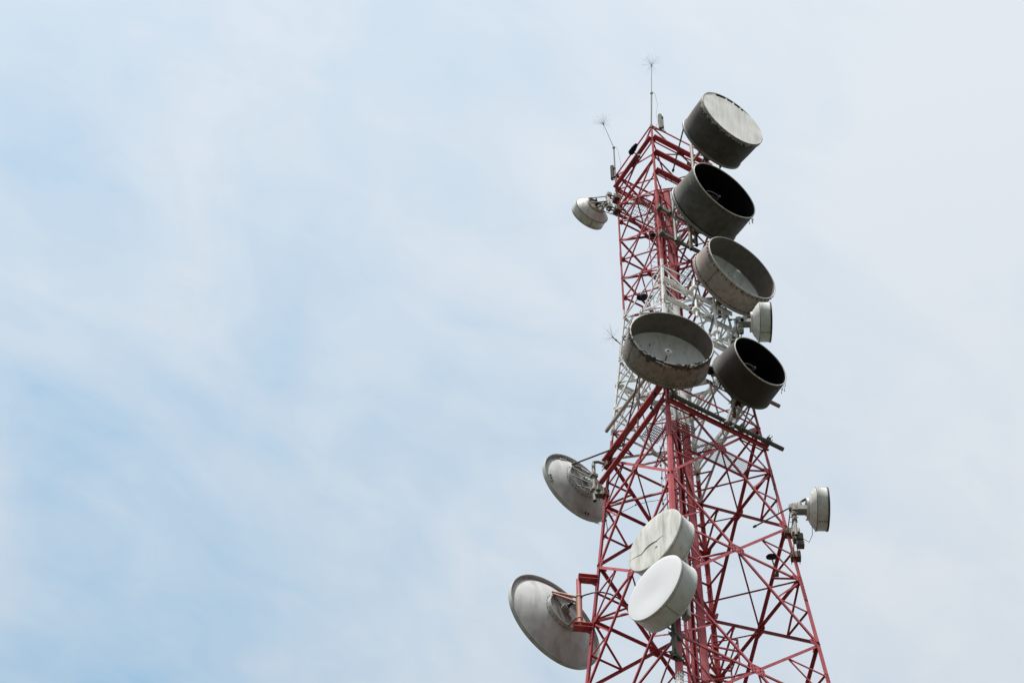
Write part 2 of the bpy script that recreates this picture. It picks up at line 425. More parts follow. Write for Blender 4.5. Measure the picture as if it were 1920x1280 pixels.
# central cable ladder shaft with lacing, and plan braces from the legs to it
shaft = []
ez = V((0, 0, 1))
cx, cy = V((math.cos(R(14)), math.sin(R(14)), 0)), V((-math.sin(R(14)), math.cos(R(14)), 0))
def shaft_part(name, fn):
    mb = MB(); fn(mb); return mb.build(name, RW, tower)
def seg_z(z0, z1):
    out = [z0] + [z for z in (Z_LOW, Z_RED, Z_WHITE) if z0 < z < z1] + [z1]
    return list(zip(out[:-1], out[1:]))
ZS0, ZS1 = 20.0, 101.9 + ZC
CW = 0.30
for tx, wd, fl in ((-.21, .075, -1), (.12, .125, 1)):
    def fn(mb, tx=tx, wd=wd, fl=fl):
        for za, zb in seg_z(ZS0, ZS1):
            m = paint((za + zb) / 2)
            c = cx * tx + V((0, 0, za)); d = c + V((0, 0, zb - za))
            pr = [(-wd, 0), (wd, 0), (wd, .10), (wd - .012, .10), (wd - .012, .012), (-wd + .012, .012), (-wd + .012, .10), (-wd, .10)]
            if fl < 0: pr = [(a, .10 - 2.2 * b if b > .05 else .10 - b) for a, b in pr][::-1]
            mb.sweep(c, d, pr, pr, cx, cy, m)
        z = 66 + ZC
        while z < 101 + ZC:
            for e in (-.6, .6):
                mb.bolt(V((0, 0, z)) + cx * (tx + wd * e) + cy * (.088 if fl < 0 else 0), -cy, 0.011, 0.012)
            z += 0.55 if int(z) % 6 else 0.14
    shaft_part('cable_tray', fn)
for tx in (-.24, .2):
    def fn(mb, tx=tx):
        for za, zb in seg_z(ZS0, ZS1):
            m = paint((za + zb) / 2)
            c = cx * tx + cy * 0.5 + V((0, 0, za)); d = c + V((0, 0, zb - za))
            w = .045
            pr = [(-w, -w), (w, -w), (w, w), (-w, w)]
            mb.sweep(c, d, pr, pr, cx, cy, m)
    shaft_part('shaft_post', fn)
lac = MB()
z = 60 + ZC; s = 1
while z < 101 + ZC:
    m = paint(z)
    a = cx * (-.07 - s * .09) + V((0, 0, z)) + cy * .05; b = cx * (-.07 + s * .09) + V((0, 0, z + .42)) + cy * .05
    lac.tube(a, b, 0.012, m, 5)
    for sx in (-.22, .2):
        a = cx * sx + cy * (.1 if s > 0 else .5) + V((0, 0, z)); b = cx * sx + cy * (.5 if s > 0 else .1) + V((0, 0, z + .42))
        lac.tube(a, b, 0.010, m, 5)
    z += 0.42; s = -s
lac.build('shaft_lacing', RW, tower)
cb = MB()
for k, (ox, oy, r) in enumerate(((.06, .13, .022), (.11, .14, .025), (.17, .13, .02), (.0, .3, .02), (-.2, .3, .022), (.1, .34, .022))):
    pts = []
    z = 40.0
    top = (96, 99, 88, 101, 92, 100, 83, 97, 86, 90)[k] + ZC
    while z < top:
        pts.append(cx * (ox + .012 * math.sin(z * 1.3 + k)) + cy * (oy + .012 * math.cos(z * .9 + k * 2)) + V((0, 0, z))); z += 0.8
    cb.path(pts, r, 0, 5)
cb.build('feeder_cables', [MT['cable']], tower)
mids = []
for k in range(len(LV) - 1):
    zt, zb = LV[k], LV[k + 1]
    wt, wb = width(zt), width(zb)
    zm = zt - (zt - zb) * wt / (wt + wb)
    mids.append(zm)
for k, zm in enumerate(mids):
    for i in range(4):
        mb = MB()
        tgt = cx * (.25 if i == 1 else -.29 if i == 3 else 0) + cy * (0.0 if i != 2 else .52)
        if i in (0, 2): tgt += cx * .12
        tgt.z = zm
        p = legp(i, zm)
        w = 0.05 if k < 7 else .065
        angle_bar(mb, p, tgt, w, V((0, 0, 1)), -.02, paint(zm))
        mb.build('plan_brace', RW, tower)
    # diamond between the middles of the faces (every level of the flared part)
    if k >= 4 or k in (1, 3):
        for f in range(4):
            a = (legp(f, zm) + legp(f + 1, zm)) / 2; b = (legp(f + 1, zm) + legp(f + 2, zm)) / 2
            mb = MB(); angle_bar(mb, a, b, .05, V((0, 0, 1)), -.09, paint(zm)); mb.build('plan_brace', RW, tower)

# open-mesh work platforms
def grating(P, ex, ey, a, b, step, r, m, frame=True):
    mb = MB()
    n = int(2 * a / step)
    for k in range(n + 1):
        x = -a + 2 * a * k / n
        mb.tube(P + ex * x - ey * b, P + ex * x + ey * b, r, 0, 4)
    n = int(2 * b / (step * 1.6))
    for k in range(n + 1):
        y = -b + 2 * b * k / n
        mb.tube(P - ex * a + ey * y + V((0, 0, .008)), P + ex * a + ey * y + V((0, 0, .008)), r, 0, 4)
    o = mb.build('grating', [m], tower)
    if frame:
        fr = MB()
        for sgn in (-1, 1):
            channel(fr, P + ex * a * sgn - ey * b, P + ex * a * sgn + ey * b, .09, ex * sgn, paint(P.z), .04)
            channel(fr, P + ey * b * sgn - ex * a, P + ey * b * sgn + ex * a, .09, ey * sgn, paint(P.z), .04)
        fr.build('grating_frame', RW, tower)
dNR = (legdir(1) - legdir(0)).normalized(); dNL = (legdir(3) - legdir(0)).normalized()
grating(V((0, 0, 100.85 + ZC)) + dNL * .72 - dNR * .1, dNR, dNL, 1.12, .45, .085, .009, MT['mesh'])
grating(V((0, 0, 100.4 + ZC)) + dNL * -.1 + dNR * .75, dNR, dNL, .4, 1.05, .085, .009, MT['meshred'])
grating(V((0, 0, 96.35 + ZC)) + dNR * .85, dNR, dNL, .32, .9, .085, .009, MT['mesh'])
zg = mids[7] - .05
cF = facen(0) * (width(zg) / 2)
grating(V((0, 0, zg)) + cF + dNR * .22 - facen(0) * .33, dNR, -facen(0), .95, .27, .045, .005, MT['mesh'], False)
mb = MB()
pa = V((0, 0, zg)) + cF - facen(0) * .63
channel(mb, pa - dNR * 1.0, pa + dNR * 1.45, .07, facen(0), 0, .06)
channel(mb, pa + dNR * 1.2, pa + dNR * 1.2 + facen(0) * .6, .07, dNR, 0, .06)
mb.build('grating_frame', RW, tower)
grating(V((0, 0, 85.75 + ZC)) + facen(0) * .1 + dNR * -.15, dNR, -facen(0), .40, .34, .06, .015, MT['meshred'], False)
grating(V((0, 0, 85.6 + ZC)) + dNL * .35 - dNR * .95, dNR, dNL, .30, .30, .06, .015, MT['meshred'], False)
# small rest platform cage by the shaft lower down
rp = V((0, 0, 73.9 + ZC)) + cx * .75 + cy * .2
mb = MB()
for sx in (-1, 1):
    for sy in (-1, 1):
        p = rp + cx * sx * .42 + cy * sy * .4
        mb.box(p + V((0, 0, .55)), cx * .02, cy * .02, ez * .55, 0)
for zz in (0, .55, 1.1):
    for sy in (-1, 1): mb.box(rp + cy * sy * .4 + V((0, 0, zz)), cx * .42, cy * .018, ez * .03, 0)
    for sx in (-1, 1): mb.box(rp + cx * sx * .42 + V((0, 0, zz)), cx * .018, cy * .42, ez * .028, 0)
mb.build('rest_platform_rail', RW, tower)
# caged climbing ladder left of the shaft
mb = MB()
lc = cx * -.52 + cy * .1
for sx in (-1, 1):
    for za, zb in seg_z(60 + ZC, 101 + ZC):
        mb.box(lc + cx * sx * .17 + V((0, 0, (za + zb) / 2)), cx * .008, cy * .018, ez * (zb - za) / 2, paint((za + zb) / 2))
z = 60 + ZC
while z < 101 + ZC:
    mb.tube(lc - cx * .17 + V((0, 0, z)), lc + cx * .17 + V((0, 0, z)), .007, paint(z), 5); z += .3
mb.build('climbing_ladder', RW, tower)
mb = MB()
z = 61 + ZC; 
while z < 101 + ZC:
    pts = [lc + cx * .28 * math.cos(a) - cy * .5 * math.sin(a) + V((0, 0, z)) for a in [PI * k / 10 for k in range(11)]]
    mb.path(pts, .007, paint(z), 4); z += 1.1
for k in range(3):
    a = PI * (k + .5) / 3
    c = lc + cx * .28 * math.cos(a) - cy * .5 * math.sin(a)
    for za, zb in seg_z(61 + ZC, 100.8 + ZC): mb.box(c + V((0, 0, (za + zb) / 2)), cx * .007, cy * .005, ez * (zb - za) / 2, paint((za + zb) / 2))
mb.build('ladder_cage', RW, tower)

# ------------------------------------------------------------------ dishes
def frame(C, az, el=0.0):
    M = Matrix.Translation(C) @ Matrix.Rotation(az, 4, 'Z') @ Matrix.Rotation(-el, 4, 'X')
    return M                                  # local -Y is the way the dish faces, +Y its back
def dish_thing(label, C, az, el=0.0, group=None, name='dish_antenna'):
    t = thing(name, label, 'dish antenna', C, (-el, 0, az), group)
    return t, frame(C, az, el)
def fmat(t): return pmat(t)
def bolts_round(mb, M, r, y, n, size, m, a0=0, dirn=None, skip=None):
    for k in range(n):
        a = a0 + 2 * PI * k / n
        if skip and skip(a): continue
        p = M @ V((r * math.sin(a), y, r * math.cos(a)))
        d = M.to_3x3() @ (V((math.sin(a), 0, math.cos(a))) if dirn is None else V(dirn))
        mb.bolt(p, d, size, size * .9, m)
def seam(mb, M, a, r0, y0, r1, y1, m, w=.008, n=6, bolts=True):
    """a straight lap seam along the drum at angle a"""
    def P(r, aa, y): return M @ V((r * math.sin(aa), y, r * math.cos(aa)))
    vs = []
    da = w / r0
    for rr, yy in ((r0, y0), (r1, y1)):
        for s in (-1, 1): vs.append(P(rr + .004, a + s * da, yy))
    mb.add(vs, [[0, 1, 3, 2]], m)
    if bolts:
        for k in range(n):
            t = (k + .5) / n
            for s in (-2.6, 2.6):
                aa = a + s * da * 1.3
                d = M.to_3x3() @ V((math.sin(aa), 0, math.cos(aa)))
                mb.bolt(P(lerp(r0, r1, t), aa, lerp(y0, y1, t)), d, .012, .008, m)

def deep_dish(label, u, v, depth, az, Rf, L, Rb, outer, inner, bowlm, el=0.0, feed='hook', radome=None, group=None,
              seams=(), bolts=None, rimm='rim', band=None, rag=None, bowl_d=0.42, drips=False, drip_seed=1, backband=None, runs=0):
    C = at(u, v, depth)
    t, M = dish_thing(label, C, az, el, group)
    M3 = M.to_3x3()
    mb = MB()
    th = .02
    # outer wall from back (y=L) to front (y=0), a small step near the back where the drum meets the reflector
    prof = [(Rb * .985, L + .10), (Rb, L + .085), (Rb, L), (Rb * .985, L - .012), (lerp(Rb, Rf, .5), L * .5), (Rf * .998, .03), (Rf, .0)]
    def dent(j, a, r, y):
        return r * (1 + .004 * math.sin(3 * a + Rf * 9) + .003 * math.sin(7 * a + L * 20)), y
    mb.lathe(prof, M, 0, 96, jit=dent)
    if bolts:
        for (yy, nb, sz) in bolts:
            bolts_round(mb, M, lerp(Rf, Rb, yy / L) * 1.0, yy, nb, sz, 1, .03)
    for a in seams: seam(mb, M, a, Rf, .03, Rb, L - .02, 1)
    sh = mb.build('shroud', [MT[outer], MT['seam']], t)
    mb = MB()
    mb.lathe([(Rf - .004, .0), (Rf - th, .004), (lerp(Rb, Rf, .5) - th, L * .5), (Rb - th, L - .01)], M, 0, 96, jit=dent)
    for a in seams: 
        if inner == 'inner': seam(mb, M, a + .02, Rf - th - .012, .03, Rb - th - .012, L - .03, 1, .006, bolts=False)
    mb.build('lining', [MT[inner], MT['seam']], sh)
    if backband:
        mb = MB()
        mb.lathe([(Rb - .01, L - .01), (Rb + .022, L - .005), (Rb + .024, L + .08), (Rb + .004, L + .10)], M, 0, 96, jit=dent)
        mb.build('back_band', [MT[backband]], sh)
    if runs:
        mb = MB(); rr = random.Random(int(Rf * 1000))
        for k in range(runs):
            a = rr.uniform(2.0, 4.7); ln = rr.uniform(.06, .15) + (.25 * rr.random() if rr.random() < .3 else 0); wd_ = rr.uniform(.008, .028) / Rf
            vs = []; n = 5
            for q in range(n + 1):
                y = .03 + ln * q / n; r = lerp(Rf, Rb, y / L) + .012
                w2_ = wd_ * (1 - .75 * q / n) * rr.uniform(.6, 1.3)
                aa = a + .01 * math.sin(q * 2 + k)
                for sg in (-1, 1): vs.append(M @ V((r * math.sin(aa + sg * w2_), y, r * math.cos(aa + sg * w2_))))
            mb.add(vs, [[2 * q, 2 * q + 1, 2 * q + 3, 2 * q + 2] for q in range(n)], 0)
        tag(mb.build('rust_runs', [MT['rustrun']], sh), kind='stuff')
    # rim roll
    mb = MB()
    mb.lathe([(Rf - .012 + .022 * math.cos(a), -.004 + .022 * math.sin(a)) for a in [2 * PI * k / 8 for k in range(8)]], M, 0, 96, closed=True, jit=dent)
    mb.build('rim', [MT[rimm]], sh)
    # reflector bowl with thickness
    mb = MB()
    inn = [(Rb - .03 - (Rb - .03) * k / 10, L - .005 + bowl_d * (1 - ((10 - k) / 10) ** 2)) for k in range(11)]
    mb.lathe([(max(r, .001), y) for r, y in inn], M, 0, 72)
    mb.lathe([(max(r + .0, .001) * 1.02, y + .05) for r, y in inn], M, 1, 72)
    bolts_round(mb, M, Rb * .72, L + bowl_d * .47, 12, .018, 2, .2, (0, -1, 0))
    bolts_round(mb, M, .16, L + bowl_d * .98, 8, .014, 2, .2, (0, -1, 0))
    rf = mb.build('reflector', [MT[bowlm], MT[outer], MT['seam']], t)
    # feed
    ap = L + bowl_d
    W = lambda x, y, z: M @ V((x, y, z))
    if feed == 'hook':
        mb = MB()
        yf = .34
        mb.tube(W(0, ap, 0), W(0, yf + .1, 0), .03, 0, 8); mb.tube(W(0, yf + .12, 0), W(0, yf - .02, 0), .05, 0, 12); mb.tube(W(0, yf - .02, 0), W(0, yf - .06, 0), .035, 0, 10)
        k_ = Rf / 1.39
        mb.path([W(0, yf + .02, 0), W(-.12 * k_, yf - .02, .02), W(-.3 * k_, yf + .0, .05), W(-.45 * k_, yf + .05, .05), W(-.53 * k_, yf + .14, .02), W(-.54 * k_, yf + .3, -.02), W(-.5 * k_, ap - .3, -.06), W(-.45 * k_, ap - .06, -.06)], .024, 0, 8)
        mb.path([W(0, yf + .10, -.02), W(-.2 * k_, yf + .1, .0), W(-.38 * k_, yf + .14, .0), W(-.46 * k_, yf + .22, -.02), W(-.48 * k_, yf + .4, -.05)], .012, 0, 6)
        mb.build('feed_horn', [MT['feedgrey']], rf)
    elif feed == 'prism':
        mb = MB()
        mb.tube(W(0, ap, 0), W(0, ap - .1, 0), .09, 0, 12); mb.tube(W(0, ap - .08, 0), W(0, .5, 0), .03, 0, 8)
        mb.tube(W(0, .52, 0), W(0, .44, 0), .075, 0, 12)
        for sx, sz in ((-.055, 0), (.055, .03)): mb.box(W(sx, .35, sz), M3 @ V((.012, 0, 0)), M3 @ V((0, .13, 0)), M3 @ V((0, 0, .03)), 0)
        mb.box(W(0, .22, .02), M3 @ V((.075, 0, 0)), M3 @ V((0, .018, 0)), M3 @ V((0, 0, .05)), 0)
        mb.path([W(-.07, .48, 0), W(-.16, .44, .0), W(-.2, .5, -.02), W(-.15, .58, -.02), W(0, .62, 0)], .02, 0, 6)
        mb.build('feed_horn', [MT['whiteclean']], rf)
    elif feed == 'flange':
        mb = MB()
        mb.tube(W(0, ap, 0), W(0, .62, 0), .028, 1, 10)
        mb.lathe([(.05, .50), (.13, .50), (.14, .53), (.13, .60), (.05, .62)], M, 0, 24)
        mb.lathe([(.05, .50), (.05, .58), (.001, .585)], M, 1, 16)
        mb.path([W(.1, .52, .03), W(.2, .5, .05), W(.26, .53, .06)], .018, 0, 6)
        mb.path([W(-.5, L + .12, .75), W(-.52, L + .05, .75)], .02, 1, 6)
        mb.build('feed_horn', [MT['whitedrum'], MT['feedgrey']], rf)
    if radome:
        mb = MB()
        nr, na = 9, 96
        def bulge(r, a): return -.02 - .010 * math.sin(2.3 * a + 5 * r) * r + .02 * (1 - r * r) - .006 * math.sin(9 * a) * r ** 4
        hole = lambda a: any(abs(((a - h + PI) % (2 * PI)) - PI) < w for h, w in ((-.50, .075), (-.27, .095), (-.03, .10), (.22, .085), (.44, .05)))
        vs = [W(0, bulge(0, 0), 0)]
        for k in range(1, nr + 1):
            r = (k / nr * 1.0) if k < nr - 1 else (.885 if k == nr - 1 else 1.0)
            for s in range(na):
                a = 2 * PI * s / na
                vs.append(W(Rf * r * math.sin(a), bulge(r, a), Rf * r * math.cos(a)))
        fs = [[0, 1 + s, 1 + (s + 1) % na] for s in range(na)]
        for k in range(nr - 1):
            for s in range(na):
                if k == nr - 2 and radome == 'holes' and hole(2 * PI * (s + .5) / na): continue
                fs.append([1 + k * na + s, 1 + (k + 1) * na + s, 1 + (k + 1) * na + (s + 1) % na, 1 + k * na + (s + 1) % na])
        mb.add(vs, fs, 0, True)
        mb.build('radome', [MT['radome']], t)
    if band:     # ragged flashing strip hanging over the drum edge
        mb = MB()
        rr = random.Random(band)
        n = 240
        ws = [.06 + .10 * rr.random() ** 1.6 + .03 * math.sin(k * .7) for k in range(n)]
        vs = []; fs = []
        for k in range(n):
            a = 2 * PI * k / n
            for r, y in ((Rf - .01, -.026), (Rf + .014, -.02), (Rf + .016 + .012 * rr.random(), ws[k])):
                vs.append(W(r * math.sin(a), y, r * math.cos(a)))
        for k in range(n):
            k2 = (k + 1) % n
            for j in (0, 1): fs.append([3 * k + j, 3 * k + j + 1, 3 * k2 + j + 1, 3 * k2 + j])
        mb.add(vs, fs, 0)
        mb.build('edge_strip', [MT['ragged']], sh)
    if rag:      # torn remains of a radome along part of the rim
        rr = random.Random(rag)
        for (a0, a1, dark) in ((1.75, 3.3, 1), (3.35, 4.05, 1), (4.1, 5.0, 1)):
            mb = MB(); n = int((a1 - a0) * 24)
            vs = []; fs = []
            for k in range(n + 1):
                a = a0 + (a1 - a0) * k / n
                e = math.sin(PI * k / n) ** .4
                w1 = e * (.08 + .17 * rr.random() ** 1.5); w0 = -e * (.01 + .07 * rr.random() ** 2)
                bo = (.06 if a > 4.1 else .01) * rr.random()
                for r, y in ((Rf - .05 * rr.random(), w0), (Rf + .018, 0), (Rf + .02 + bo, w1)):
                    vs.append(W(r * math.sin(a), y, r * math.cos(a)))
            for k in range(n):
                for j in (0, 1):
                    if rr.random() < .07: continue
                    fs.append([3 * k + j, 3 * k + j + 1, 3 * k + 4 + j, 3 * k + 3 + j])
            mb.add(vs, fs, 0)
            mb.build('torn_strip', [MT['raggeddark']], sh)
        for a, dl, dy, wd in ((4.05, .18, -.05, .045), (3.86, .12, -.03, .03), (3.45, .2, .04, .02), (3.28, .22, .08, .016), (2.72, .1, -.02, .05), (2.6, .1, -.03, .04)):
            p = []; mb = MB()
            for k in range(5):
                aa = a + dl * (k / 4 - .5)
                o = wd * (1 + .5 * math.sin(k * 2.1 + a))
                p.append((aa, o))
            vs = []
            for aa, o in p:
                for r, y in ((Rf + .03, dy - o * .6), (Rf + .05, dy + o)):
                    vs.append(W(r * math.sin(aa), y, r * math.cos(aa)))
            mb.add(vs, [[2 * k, 2 * k + 1, 2 * k + 3, 2 * k + 2] for k in range(4)], 0)
            mb.build('torn_shred', [MT['whitedrum']], sh)
        # rust runs below the strip
    if drips:
        rr = random.Random(drip_seed)
        for k in range(5):
            mb = MB()
            a = 1.85 + .13 * k + .05 * rr.random()
            p = W((Rf + .01) * math.sin(a), .05 + .1 * rr.random(), (Rf + .01) * math.cos(a))
            q = p + V((.02 * rr.random(), 0, -.10 - .25 * rr.random()))
            mb.path([p, lerp(p, q, .5) + V((.02, .01, 0)), q], .009, 0, 4)
            mb.tube(q, q - V((.0, 0, .05)), .016, 0, 5)
            mb.build('hanging_shred', [MT['raggeddark']], sh)
    return t, M

def hub_and_pipe(t, M, yb, leg, pipe_h, yr, zc_off=0.0, rad=.06, m='galv', back=.55, dx=0.0, hubr=.5, arms=(0.35, -0.35), armto=None):
    """hub ring on the back of a dish, vertical pipe behind it, horizontal arms with clamps back to the tower"""
    W = lambda x, y, z: M @ V((x, y, z))
    M3 = M.to_3x3()
    mb = MB()
    mb.lathe([(hubr, yr), (hubr, yr + .14), (hubr - .03, yr + .14), (hubr - .03, yr)], M, 0, 40, smooth=False)
    for k in range(6):
        a = 2 * PI * (k + .5) / 6
        mb.tube(W(hubr * math.sin(a), yr + .1, hubr * math.cos(a)), W(dx + .05 * math.sin(a), yb + back * .9, .38 * math.cos(a)), .022, 0, 6)
    mb.build('mount_frame', [MT[m]], t)
    mb = MB()
    p0, p1 = W(dx, yb + back, -pipe_h / 2 + zc_off), W(dx, yb + back, pipe_h / 2 + zc_off)
    ring_ = 14
    mb.tube(p0, p1, rad, 0, ring_)
    mb.tube(p0 - V((0, 0, .004)), p0 + V((0, 0, .002)), rad * .8, 1, ring_)
    mp = mb.build('mount_pipe', [MT[m], MT['black']], t)
    for zo in (.38, -.38):
        mb = MB()
        c = W(dx, yb + back, zo)
        mb.box(c, M3 @ V((.10, 0, 0)), M3 @ V((0, .10, 0)), V((0, 0, .035)), 0, .02)
        for s in (-1, 1): mb.tube(c + M3 @ V((s * .085, -.16, 0)), c + M3 @ V((s * .085, .16, 0)), .012, 1, 6)
        mb.build('pipe_clamp', [MT['galvdark'], MT['galv']], mp)
    return (p0, p1)

D35 = R(35.2)
# the five deep shrouded dishes
d1, M1 = deep_dish('topmost drum dish, pale stained cover torn along its upper edge', 1373.3, 222.7, 116.3, R(34.9), 1.369 * 116.3 / 115.5, 1.232, 1.312 * 116.3 / 115.5,
    'drum1', 'absorb', 'absorb', feed=None, radome='holes', group='deep drum dishes on the right face of the tower', band=11, bolts=None, bowl_d=.3, backband='backrim')
d2, M2 = deep_dish('olive grey open drum dish with black inside, directly under the covered one', 1358.6, 357.3, 113.1, R(35.5), 1.397 * 113.1 / 113.5, 1.19, 1.433 * 113.1 / 113.5,
    'drum2', 'absorb', 'absorb', feed='hook', group='deep drum dishes on the right face of the tower', drips=True, bowl_d=.38, backband='backrim', runs=10)
d3, M3_ = deep_dish('open taupe drum dish with rusty bolt rows and grey reflector', 1391.7, 501.5, 110.3, R(35.6), 1.503 * 110.3 / 112, .83, 1.526 * 110.3 / 112,
    'drum3', 'inner', 'bowl', feed='prism', group='deep drum dishes on the right face of the tower', seams=(3.95, .9, 2.6), bolts=((.09, 40, .03), (.76, 44, .02)), el=R(-1.0), bowl_d=.36, runs=22)
d4, M4 = deep_dish('wide open drum dish with torn ragged rim and pale reflector', 1260.3, 635.5, 103.2, R(13.0), 1.481 * 103.2 / 107, .85, 1.528 * 103.2 / 107,
    'drum4', 'inner', 'bowl', feed='flange', group='deep drum dishes on the right face of the tower', seams=(2.45, 4.3), bolts=((.70, 40, .016),), rag=5, el=R(-2.5), bowl_d=.34, runs=60)
d5, M5 = deep_dish('dark brown open drum dish with black inside, lowest of the open drums', 1425.7, 677.7, 104.8, R(35.0), 1.125 * 104.8 / 108.5, .99, 1.224 * 104.8 / 108.5,
    'drum5', 'absorb', 'absorb', feed='hook', group='deep drum dishes on the right face of the tower', drips=True, drip_seed=4, el=R(-1.2), bowl_d=.34, seams=(), backband='drum2')
def strut(t, p, q, r, m, name='side_strut', clamp=True):
    mb = MB()
    mb.tube(p, q, r, 0, 8)
    if clamp:
        d = (q - p).normalized()
        for e, s in ((p, 1), (q, -1)):
            mb.tube(e - d * .03, e + d * s * .12, r * 1.7, 1, 8)
    return mb.build(name, [MT[m], MT['galvdark']], t)
def nearface(P, f):
    """the point of face f (extended) straight behind P"""
    n = facen(f)
    dist = width(P.z) / 2
    return P - n * (P.dot(n) - dist)
for t, M, L_, bd, Rb_, leg, hub, m in ((d1, M1, 1.232, .3, 1.32, 1, .55, 'tan'), (d2, M2, 1.19, .38, 1.43, 1, .6, 'galv'), (d3, M3_, .83, .36, 1.5, 1, .6, 'galvdark'), (d4, M4, .85, .34, 1.47, 0, .55, 'galvdark'), (d5, M5, .99, .34, 1.18, 1, .5, 'galvdark')):
    yb = L_ + bd + .06
    p0, p1 = hub_and_pipe(t, M, yb, leg, 2.4 if t != d4 else 1.9, L_ + bd * (1 - (hub / Rb_) ** 2) + .06, rad=.062, m=m, back=.26 if t != d4 else .16, dx=.1, hubr=hub)
    for e in (.22, .78):
        P = lerp(p0, p1, e)
        Q = nearface(P, 0) if t != d4 else legp(0, P.z)
        mb = MB(); d = (Q - P)
        if d.length > .02:
            mb.box((P + Q) / 2, d / 2, V((0, 0, .05)), d.normalized().cross(V((0, 0, 1))) * .045, 0)
            mb.box(Q, dNR * .14, facen(0) * .03, V((0, 0, .10)), 1, .0)
            mb.build('mount_arm', [MT[m], MT['rusty']], t)
# struts steadying the big drums
strut(d1, M1 @ V((-1.25, 1.30, .15)), legp(0, 101.0 + ZC) + dNR * .9 - facen(0) * .1, .028, 'galvdark')
strut(d1, M1 @ V((.4, 1.35, -1.1)), legp(1, 100.6 + ZC), .028, 'galvdark')
strut(d2, M2 @ V((-1.3, 1.25, -.1)), legp(0, 96.9 + ZC) + dNR * .6, .026, 'tan')
strut(d3, M3_ @ V((-1.2, .95, -.7)), legp(0, 91.0 + ZC) + dNR * 1.1, .03, 'galvdark')
strut(d3, M3_ @ V((-.4, 1.0, -1.25)), legp(0, 90.4 + ZC) + dNR * 1.9, .03, 'galvdark')
strut(d4, M4 @ V((-.9, .95, -.9)), legp(3, 84.5 + ZC) * .75 + legp(0, 84.5 + ZC) * .25, .024, 'galvdark')
strut(d5, M5 @ V((-.85, 1.1, -.7)), legp(0, 83.9 + ZC) + dNR * 1.2, .024, 'black')
strut(d5, M5 @ V((.1, 1.1, -1.0)), legp(0, 83.9 + ZC) + dNR * 2.4 + facen(0) * .15, .05, 'galv')
strut(d5, M5 @ V((-.3, 1.1, -1.1)), legp(0, 83.9 + ZC) + dNR * 2.15 + facen(0) * .22, .06, 'galv')

# white radome drums on the front leg
def white_dish(label, u, v, depth, az, Rf, L, Rb, rad, drum, el=0.0, crack=False):
    C = at(u, v, depth)
    t, M = dish_thing(label, C, az, el, 'white covered dishes on the front leg')
    W = lambda x, y, z: M @ V((x, y, z))
    mb = MB()
    mb.lathe([(Rf, .0), (Rf + .012, .012), (Rf + .012, .06), (Rf, .07), (Rb, L - .03), (Rb + .012, L - .02), (Rb + .012, L + .02), (Rb - .03, L + .05), (Rb * .7, L + .22), (Rb * .42, L + .30), (.001, L + .31)], M, 0, 96)
    bolts_round(mb, M, Rf + .012, .036, 48, .009, 1)
    bolts_round(mb, M, Rb + .006, L, 40, .012, 1)
    for yy in (.075, L - .03): mb.lathe([(Rf + .004, yy), (Rf + .006, yy + .01), (Rf + .002, yy + .012)], M, 1, 96)
    for a in (.75, 2.85, 4.9): seam(mb, M, a, Rf, .075, Rb, L - .04, 1, .005, 7)
    mb.build('shroud', [MT[drum], MT['seam2']], t)
    mb = MB()
    nr, na = 14, 96
    def bul(r, a):
        x, z = r * math.sin(a), r * math.cos(a)
        b = -.012 + .05 * math.exp(-((x + .15) ** 2 + (z + .15) ** 2) * 3.0) - .05 * (1 - r * r) * .6
        if crack: b += .02 * math.sin(4 * x + 2) * (1 - r)
        return b
    vs = [W(0, bul(0, 0), 0)]
    for k in range(1, nr + 1):
        for s in range(na):
            a = 2 * PI * s / na; r = k / nr
            vs.append(W(Rf * r * math.sin(a), bul(r, a) if k < nr else -.002, Rf * r * math.cos(a)))
    fs = [[0, 1 + s, 1 + (s + 1) % na] for s in range(na)]
    for k in range(nr - 1):
        for s in range(na): fs.append([1 + k * na + s, 1 + (k + 1) * na + s, 1 + (k + 1) * na + (s + 1) % na, 1 + k * na + (s + 1) % na])
    mb.add(vs, fs, 0, True)
    t_r = mb.build('radome', [MT[rad]], t)
    return t, M, bul, t_r
w1, MW1, bulw, w1rad = white_dish('stained white covered dish with a long wavy crack across its face', 1226.6, 1011.6, 94.5, R(-46.9), 1.167 * 94.5 / 98.5, .63, 1.133 * 94.5 / 98.5, 'dirtyradome', 'whitedrum', R(.8), True)
w2, MW2, _, _2 = white_dish('clean plain white covered dish just below the cracked stained one', 1227.1, 1100.9, 90.8, R(-47.8), 1.19 * 90.8 / 97, .635, 1.197 * 90.8 / 97, 'cleanradome', 'whiteclean', R(.4))
# the crack: a raised dark lip of split fabric
def face_hit(M, u, v):
    inv = M.inverted()
    o = inv @ CAM; d = inv.to_3x3() @ (at(u, v, 10) - CAM)
    tt = -o.y / d.y
    p = o + d * tt
    return p.x, p.z
RW1 = 1.167 * 94.5 / 98.5
def crackline(pts, wmax):
    mb = MB(); top = []; bot = []
    n = len(pts)
    for k, (u, v) in enumerate(pts):
        x, z = face_hit(MW1, u, v)
        r = min(.99, math.hypot(x, z) / RW1); a = math.atan2(x, z)
        y = bulw(r, a) - .006
        e = math.sin(PI * (k + .3) / (n - .4)) ** 1.5 * wmax + .004
        top.append((x, y - e * .3, z + e)); bot.append((x, y - .002, z - e * .4))
    vs = [MW1 @ V(p) for p in top] + [MW1 @ V(p) for p in bot]
    mb.add(vs, [[k, k + 1, n + k + 1, n + k] for k in range(n - 1)], 0)
    return mb
def ip(x, y): return (1165 + x / 4.923, 940 + y / 4.923)
cl = crackline([ip(*p) for p in ((78, 553), (110, 530), (150, 506), (185, 490), (200, 470), (220, 440), (245, 412), (275, 388), (305, 370), (322, 366), (335, 352), (360, 332), (385, 318), (398, 312))], .030)
cl.build('crack', [MT['crack']], w1rad)
